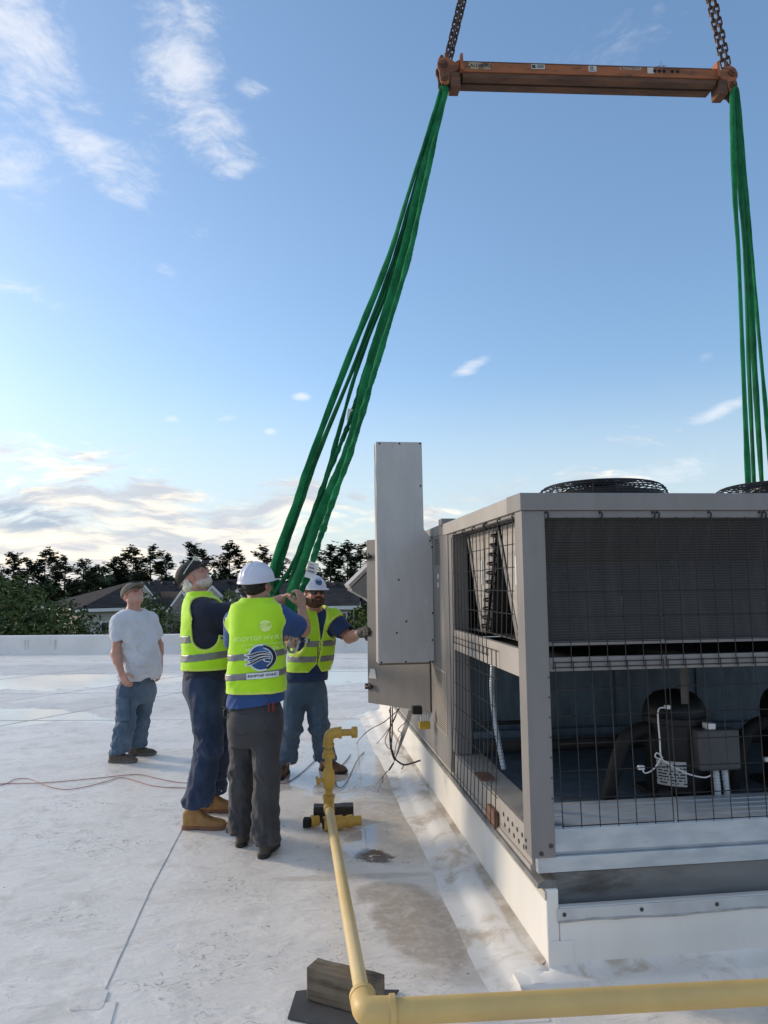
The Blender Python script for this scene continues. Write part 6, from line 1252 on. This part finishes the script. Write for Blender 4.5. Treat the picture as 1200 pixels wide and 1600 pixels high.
Cp.make_trousers(charcoal, [(399, 1088, Yp, .150, .115, .105), (399, 1105, Yp, .160, .115, .112), (399, 1114, Yp, .172, .12, .13), (399, 1130, Yp, .180, .12, .14), (398, 1150, Yp, .172, .11, .12), (397, 1165, Yp, .15, .09, .09)], (.075, .075), (.098, .082, .076), fold=.015)
Cp.make_shoes(dk_b, sole_d, 'boot', .29)
Cp.helmet(helm_m)
def hairC(Q): d = el_(Q, (0, -.016, .012), (.081, .100, .090)) + .006 * vn(Q, (60, 60, 40)); d = np.maximum(d, Q[:, 1] - .022 - .2 * Q[:, 2]); return np.maximum(d, -.060 - .35 * np.clip(Q[:, 1] + .09, -1, .07) * -1 * .6 - Q[:, 2])
Cp.head_obj('hair', hairC, dark_hair, .2, .004)
mb = MB(); H = Cp.H; mb.tube([H.w(-.098, -.04, .02) - Cp.base, H.w(-.09, -.09, -.01) - Cp.base, H.w(-.04, -.125, -.015) - Cp.base, H.w(.04, -.125, -.015) - Cp.base, H.w(.09, -.09, -.01) - Cp.base, H.w(.098, -.04, .02) - Cp.base], .007, 8); mb.build('suspension_band', rub, Cp.helm)

# --- the bearded worker with sunglasses, one hand on the cabinet door
Yp = 6.52
dhand = at(571, 987, 6.02)
dL = dict(p=(at(519, 968, 6.46), at(546, 996, 6.36), at(567, 988, 6.10)), hd=at(577, 984, 5.95) - at(567, 988, 6.10), hn=(.2, .7, -.1), side=-1, sl=.80, sr=(.088, .082), r=(.050, .046, .031), curl=(.25, .6, .6), hole=.085, hole_h=.07, hole_up=.03, hole_out=.12, plane=.055, cr=.02)
dR = dict(p=(at(462, 968, 6.50), at(452, 1004, 6.30), at(462, 992, 6.0)), hd=at(464, 985, 5.7) - at(462, 992, 6.0), hn=(.6, .1, .5), side=1, sl=.80, sr=(.088, .080), r=(.050, .044, .031), curl=(.4, .7, .6), hole=.105, hole_h=.13, hole_up=.04, hole_out=.10)
Dp = Person('bearded worker with sunglasses and white hard hat, leaning one hand on the cabinet door', (on_floor(443, 1222) + on_floor(515, 1212)) / 2, (.30, -.95),
    [(492, 951, Yp, .10, .08, .075), (492, 956, Yp, .16, .11, .095), (492, 964, Yp, .188, .13, .115), (491, 985, Yp, .182, .15, .125), (489, 1010, Yp, .178, .15, .125), (484, 1035, Yp, .185, .15, .125), (479, 1055, Yp, .183, .145, .13), (476, 1072, Yp, .18, .135, .13)],
    (492, 953, Yp), (490, 926, 6.40), (.50, -.86, .05), [dR, dL],
    [(at(462, 1082, 6.50), at(455, 1140, 6.44), at(449, 1200, 6.50)), (at(493, 1082, 6.56), at(499, 1138, 6.52), at(503, 1196, 6.66))],
    [(on_floor(449, 1207), (-.22, -1), 0), (on_floor(500, 1203), (.86, -.55), 0)], (.52, .28, .20), neck_r=.062, seed=2.2, brow=(.12, .06, .04), vest_round=1.2, zip_off=-.03)
Dp.cutz = at(480, 1052, 6.4)[2]; Dp.pel = at(477, 1078, 6.52); Dp.make_body(1.15, .006)
Dp.make_shirt(blue_d, (478, 1066, 6.38), .8, fold=.007)
Dp.make_vest(hi_vis, stripe, (480, 1051, 6.36), [((488, 1006, 6.36), .026), ((486, 1030, 6.36), .026)], grow=.016, vneck=(494, 1004, 6.35), base=(.42, .72, .012))
Dp.make_trousers(denim_g, [(478, 1056, Yp, .155, .115, .115), (477, 1068, Yp, .170, .12, .125), (477, 1084, Yp, .178, .12, .135), (477, 1098, Yp, .165, .10, .11)], (.11, .11), (.100, .085, .080), fold=.014)
Dp.make_shoes(brn_b, sole_d, 'boot', .30)
Dp.helmet(helm_m)
def beardD(Q): d = head_sdf(Q, 1.15, .006) - .012 + .010 * vn(Q, (70, 70, 50)); lim = np.maximum(Q[:, 2] + .058 - .34 * np.clip(.070 - Q[:, 1], 0, .14), -.01 - Q[:, 1]); mo = np.maximum(np.maximum(np.abs(Q[:, 2] + .047) - .007, np.abs(Q[:, 0]) - .034), .06 - Q[:, 1]); d = np.maximum(d, np.minimum(lim, mo)); d = np.maximum(d, -el_(Q, (0, .10, -.0605), (.022, .03, .009))); return np.maximum(d, -.138 - Q[:, 2])
Dp.head_obj('beard', beardD, red_beard, .2, .004)
def hairD(Q): d = el_(Q, (0, -.014, .014), (.080, .098, .088)) + .004 * vn(Q, (60, 60, 40)); d = np.maximum(d, Q[:, 1] - .012); return np.maximum(d, -.045 - Q[:, 2])
Dp.head_obj('hair', hairD, red_beard, .2, .0045)
def shades(Q):
    d = None
    for s in (-1, 1):
        q = Q - np.array([s * .034, .092, .000], F32); q[:, 1] += 3.0 * q[:, 0] ** 2 + .25 * s * q[:, 0] * 1.2; e = smax(np.abs(q[:, 0]) - .028, np.abs(q[:, 2]) - .0175, .016); l = np.maximum(e, np.abs(q[:, 1]) - .005); t = rc(Q, (s * .062, .078, .008), (s * .084, -.01, .004), .0055, .004); l = np.minimum(l, t); d = l if d is None else np.minimum(d, l)
    return np.minimum(d, rc(Q, (-.01, .100, .008), (.01, .100, .008), .005, .005))
Dp.head_obj('sunglasses', shades, mat('black_gloss', (.006, .006, .007), .12), .2, .0035)
# work glove on the hand at the door
gp_ = hand_prims(dL['p'][2], dL['hd'], dL['hn'], -1, dL['curl'])
def glove(P): d = hand_sdf(P, gp_) - .0045; w = np.asarray(dL['p'][2]); ax = unitv(dL['hd']).astype(F32); d = smin(d, rc(P, w - ax * .035, w + ax * .02, .040, .036), .01); return np.maximum(d, -((P - w.astype(F32)) @ ax) - .035)
net_obj('work_glove', glove, dhand - .2, dhand + .25, .005, mat('black_work_glove', (.018, .018, .02), .75, col2=(.05, .05, .05), scale=30), Dp.root)
mb = MB(); w = np.asarray(dL['p'][2]); ax = unitv(dL['hd']); mb.tube([w - ax * .045 - Dp.base, w - ax * .033 - Dp.base], .0425, 14); mb.build('glove_cuff', mat('grey_cuff', (.30, .30, .31), .8), Dp.root, smooth=True)

# ------------------------------------------------------------------ prints, laid on the vests as thin shapes
def bvh_of(o):
    me = o.data; b0 = np.zeros(3); p = o
    while p is not None: b0 = b0 + np.array(p.location); p = p.parent
    vs = [Vector(np.array(v.co) + b0) for v in me.vertices]; return BVHTree.FromPolygons(vs, [tuple(p.vertices) for p in me.polygons])
def lay(name, vs2, fs, pers, bvh, c, ex, ez, dirv, m_, off, parent, cut=2):
    bm_ = bmesh.new(); bv = [bm_.verts.new((v[0], v[1], 0)) for v in vs2]
    for f in fs:
        try: bm_.faces.new([bv[i] for i in f])
        except ValueError: pass
    if cut: bmesh.ops.triangulate(bm_, faces=bm_.faces[:]); bmesh.ops.subdivide_edges(bm_, edges=[e for e in bm_.edges if e.calc_length() > .02], cuts=cut, use_grid_fill=True); bmesh.ops.triangulate(bm_, faces=bm_.faces[:])
    b0 = np.zeros(3); p = parent
    while p is not None: b0 = b0 + np.array(p.location); p = p.parent
    for v in bm_.verts:
        w = np.asarray(c) + ex * v.co.x + ez * v.co.y; o_ = Vector(w - dirv * .5); hit = bvh.ray_cast(o_, Vector(dirv), 1.0); q = np.array(hit[0]) if hit[0] is not None else w
        nn = np.array(hit[1]) if hit[0] is not None else -dirv; nn = nn if nn @ dirv < 0 else -nn; v.co = Vector(q + (nn * .5 - dirv * .5) * (off * 1.0) - b0)
    bm_.normal_update(); me = bpy.data.meshes.new(name); bm_.to_mesh(me); bm_.free(); me.materials.append(m_); o = bpy.data.objects.new(name, me); C.objects.link(o); o.parent = parent; return o
def ring_poly(cx, cy, rx, ry, n=36): return [(cx + rx * math.cos(t), cy + ry * math.sin(t)) for t in np.linspace(0, 2 * PI, n, endpoint=False)]
def emblem(sc_, k=1.0, grow=0.0):
    """round turbine emblem with three tapering swooshes blowing out to the left (unit radius 1)"""
    sw = []
    for y0, y1, w in ((.42, .30, .085), (.02, .02, .085), (-.40, -.28, .085)):
        up, lo = [], []
        for t in np.linspace(0, 1, 16):
            x = .72 - 2.15 * t; y = (y1 * .55 + .08) * (1 - t) + y0 * t + .13 * math.sin(t * PI * 1.7 + .2); h = w * (math.sin(min(1, t * 1.05 + .06) * PI) ** .6) * (.7 + .5 * t) + grow
            up.append((x * sc_, (y + h) * sc_)); lo.append((x * sc_, (y - h) * sc_))
        sw.append(up + lo[::-1])
    return sw
bv_c = bvh_of(Cp.vest); dC = unitv((.16, .987, 0)); exC = unitv(np.cross(dC, [0, 0, 1])); ezC = unitv(np.array([0, 0, 1]) + exC * 0)
tiltc = .07; exT = exC * math.cos(tiltc) + ezC * math.sin(tiltc); ezT = ezC * math.cos(tiltc) - exC * math.sin(tiltc)
lime = mat('pale_lime_print', (.74, .92, .28), .7); white_pr = mat('white_print', (.72, .76, .80), .55); blue_pr = mat('blue_print', (.03, .19, .46), .5, col2=(.012, .06, .20), scale=5, lo=.3, hi=.6); black_pr = mat('black_print', (.010, .014, .022), .5)
def putC(name, vs, fs, px, py, m_, off, cut=1, ex=exT, ez=ezT): return lay(name, vs, fs, Cp, bv_c, at(px, py, 4.66), ex, ez, dC, m_, off, Cp.vest, cut)
def circ(r, rx=1.0): v = [(0, 0)] + [(a * rx, b) for a, b in ring_poly(0, 0, r, r, 40)]; return v, [(0, i, i % 40 + 1) for i in range(1, 41)]
def ringm(r0, r1, a0=0, a1=2 * PI, n=36, rx=1.0, cx=0, cy=0):
    t = np.linspace(a0, a1, n); v = [(cx + math.cos(k) * r0 * rx, cy + math.sin(k) * r0) for k in t] + [(cx + math.cos(k) * r1 * rx, cy + math.sin(k) * r1) for k in t]; return v, [(i, i + 1, n + i + 1, n + i) for i in range(n - 1)]
def sw_faces(n=16): return [(i, i + 1, 2 * n - 2 - i, 2 * n - 1 - i) for i in range(n - 1)]
S1 = .037
putC('small_emblem', *circ(S1), 413, 978, lime, .0075, 0)
for k, sw in enumerate(emblem(S1)): putC('small_swoosh', [(a - S1 * .1, b) for a, b in sw], sw_faces(), 413, 978, lime, .0085, 0)
for k, sw in enumerate(emblem(S1 * .9, grow=-.085)): putC('small_swoosh_gap', [(a + S1 * .2, b) for a, b in sw], sw_faces(), 413, 978, mat('vest_gap', (.40, .68, .012), .75), .0095, 0)
for txt, size, px, py, sp in (('ROOFTOP HVAC', .0345, 400, 998, 1.2), ('DUCT • PIPING • COOLING • HEATING', .0125, 405, 1007, 1.1), ('60', .030, 386, 1016, 1.2), ('267', .030, 429, 1013, 1.2)):
    vs, fs = text_mesh(txt, size, .0010 if size > .02 else .0004, sp); putC('lettering', vs, fs, px, py, lime, .0085, 2 if size > .02 else 0)
BX, BY, BR = 407, 1028, .074
v, f = circ(BR * 1.13); putC('logo_backing', v, f, BX, BY, white_pr, 0.0094)
for sw in emblem(BR, grow=.10): putC('logo_backing', sw, sw_faces(), BX, BY, white_pr, 0.0090)
v, f = circ(BR * 1.0); lg = putC('logo_disc', v, f, BX, BY, blue_pr, 0.0102)
v, f = ringm(BR * .90, BR * 1.09, -1.2, 1.35, 30); putC('logo_rim', v, f, BX, BY, black_pr, 0.0112)
v, f = ringm(BR * .34, BR * .42, 1.0, 5.0, 24, cx=BR * .52); putC('logo_hub', v, f, BX, BY, white_pr, 0.0112)
v, f = ringm(BR * .80, BR * .86, -1.1, 1.3, 24); putC('logo_hub', v, f, BX, BY, white_pr, 0.0114)
for sw in emblem(BR, grow=.045): putC('logo_swoosh_edge', sw, sw_faces(), BX, BY, white_pr, 0.0119)
for sw in emblem(BR): putC('logo_swoosh', sw, sw_faces(), BX, BY, black_pr, 0.0129)
gx, gz = 5, 2; v = [((i / 20 - .5) * .188, (j / 2 - .5) * .036) for i in range(21) for j in range(3)]; f = [(i * 3 + j, (i + 1) * 3 + j, (i + 1) * 3 + j + 1, i * 3 + j + 1) for i in range(20) for j in range(2)]
putC('name_patch', v, f, 407, 1056, white_pr, .0105, 0)
vs, fs = text_mesh('ROOFTOP HVAC', .0200, .0007, 1.15); putC('lettering', vs, fs, 407, 1056, black_pr, .0130, 0)
# bearded worker: pale chest emblem, zip, helmet badge
bv_d = bvh_of(Dp.vest); dD = -unitv((.30, -.95, 0)); exD = np.cross(dD, [0, 0, 1]); ezD = np.array([0, 0, 1.0])
pale = mat('pale_chest_print', (.50, .76, .06), .7)
v, f = circ(.040); lay('chest_emblem', v, f, Dp, bv_d, at(509, 982, 6.35), exD, ezD, dD, pale, .0012, Dp.vest, 0)
for sw in emblem(.036): lay('chest_swoosh', [(a, b - .02) for a, b in sw], sw_faces(), Dp, bv_d, at(509, 982, 6.35), exD, ezD, dD, pale, .0016, Dp.vest, 0)
v = [((i - .5) * .009, j / 8 * .24 - .12) for i in range(2) for j in range(9)]; f = [(j, j + 1, 9 + j + 1, 9 + j) for j in range(8)]
lay('zip', v, f, Dp, bv_d, at(498, 1024, 6.33), exD, ezD, dD, mat('dark_zip', (.05, .07, .03), .6), .002, Dp.vest, 0)
bv_h = bvh_of(Dp.helm); hd_ = -Dp.H.f; hx_ = np.cross(hd_ * -1, [0, 0, 1.0]) * -1
Hc = Dp.H.w(0, .2, .085); dH = -Dp.H.f; exH = -Dp.H.r; ezH = Dp.H.u
v, f = circ(.030); lay('helmet_badge', v, f, Dp, bv_h, Hc, exH, ezH, dH, mat('badge_blue', (.06, .13, .30), .5), .0015, Dp.helm, 0)
for sw in emblem(.028): lay('helmet_badge_swoosh', sw, sw_faces(), Dp, bv_h, Hc, exH, ezH, dH, black_pr, .0025, Dp.helm, 0)
# back pocket outlines, tools and key clip on the man seen from behind
bv_t = bvh_of(Cp.trousers)
for px, py, w, h in ((373, 1133, .10, .12), (424, 1130, .10, .12)):
    v = [(-w / 2, h / 2), (w / 2, h / 2), (w / 2, -h / 2), (0, -h / 2 - .015), (-w / 2, -h / 2)]; n_ = len(v); v2 = v + [(a * .965, b * .965) for a, b in v]; f = [(i, (i + 1) % n_, n_ + (i + 1) % n_, n_ + i) for i in range(n_)]
    lay('pocket_seam', v2, f, Cp, bv_t, at(px, py, 4.66), exC, ezC, dC, mat('dark_seam', (.014, .014, .016), .8), .0015, Cp.trousers, 1)
for px, col in ((420, (.20, .012, .012)), (427, (.20, .012, .012))):
    p = at(px, 1105, 4.675) - Cp.base; mb = MB(); mb.tube([p - [0, 0, .03], p + [0, 0, .03]], .006, 8); mb.build('tool_handle', mat('red_grip', col, .5), Cp.root, smooth=True)
p = at(353, 1112, 4.78) - Cp.base; mb = MB(); mb.tube([p + np.array([.016 * math.cos(t), 0, .03 * math.sin(t) - .01]) for t in np.linspace(0, 2 * PI, 14, endpoint=False)], .0035, 6, closed=True); mb.tube([p + np.array([.02, 0, .02]), p + np.array([-.02, 0, .03])], .005, 6); mb.build('key_clip', screw_m, Cp.root, smooth=True)
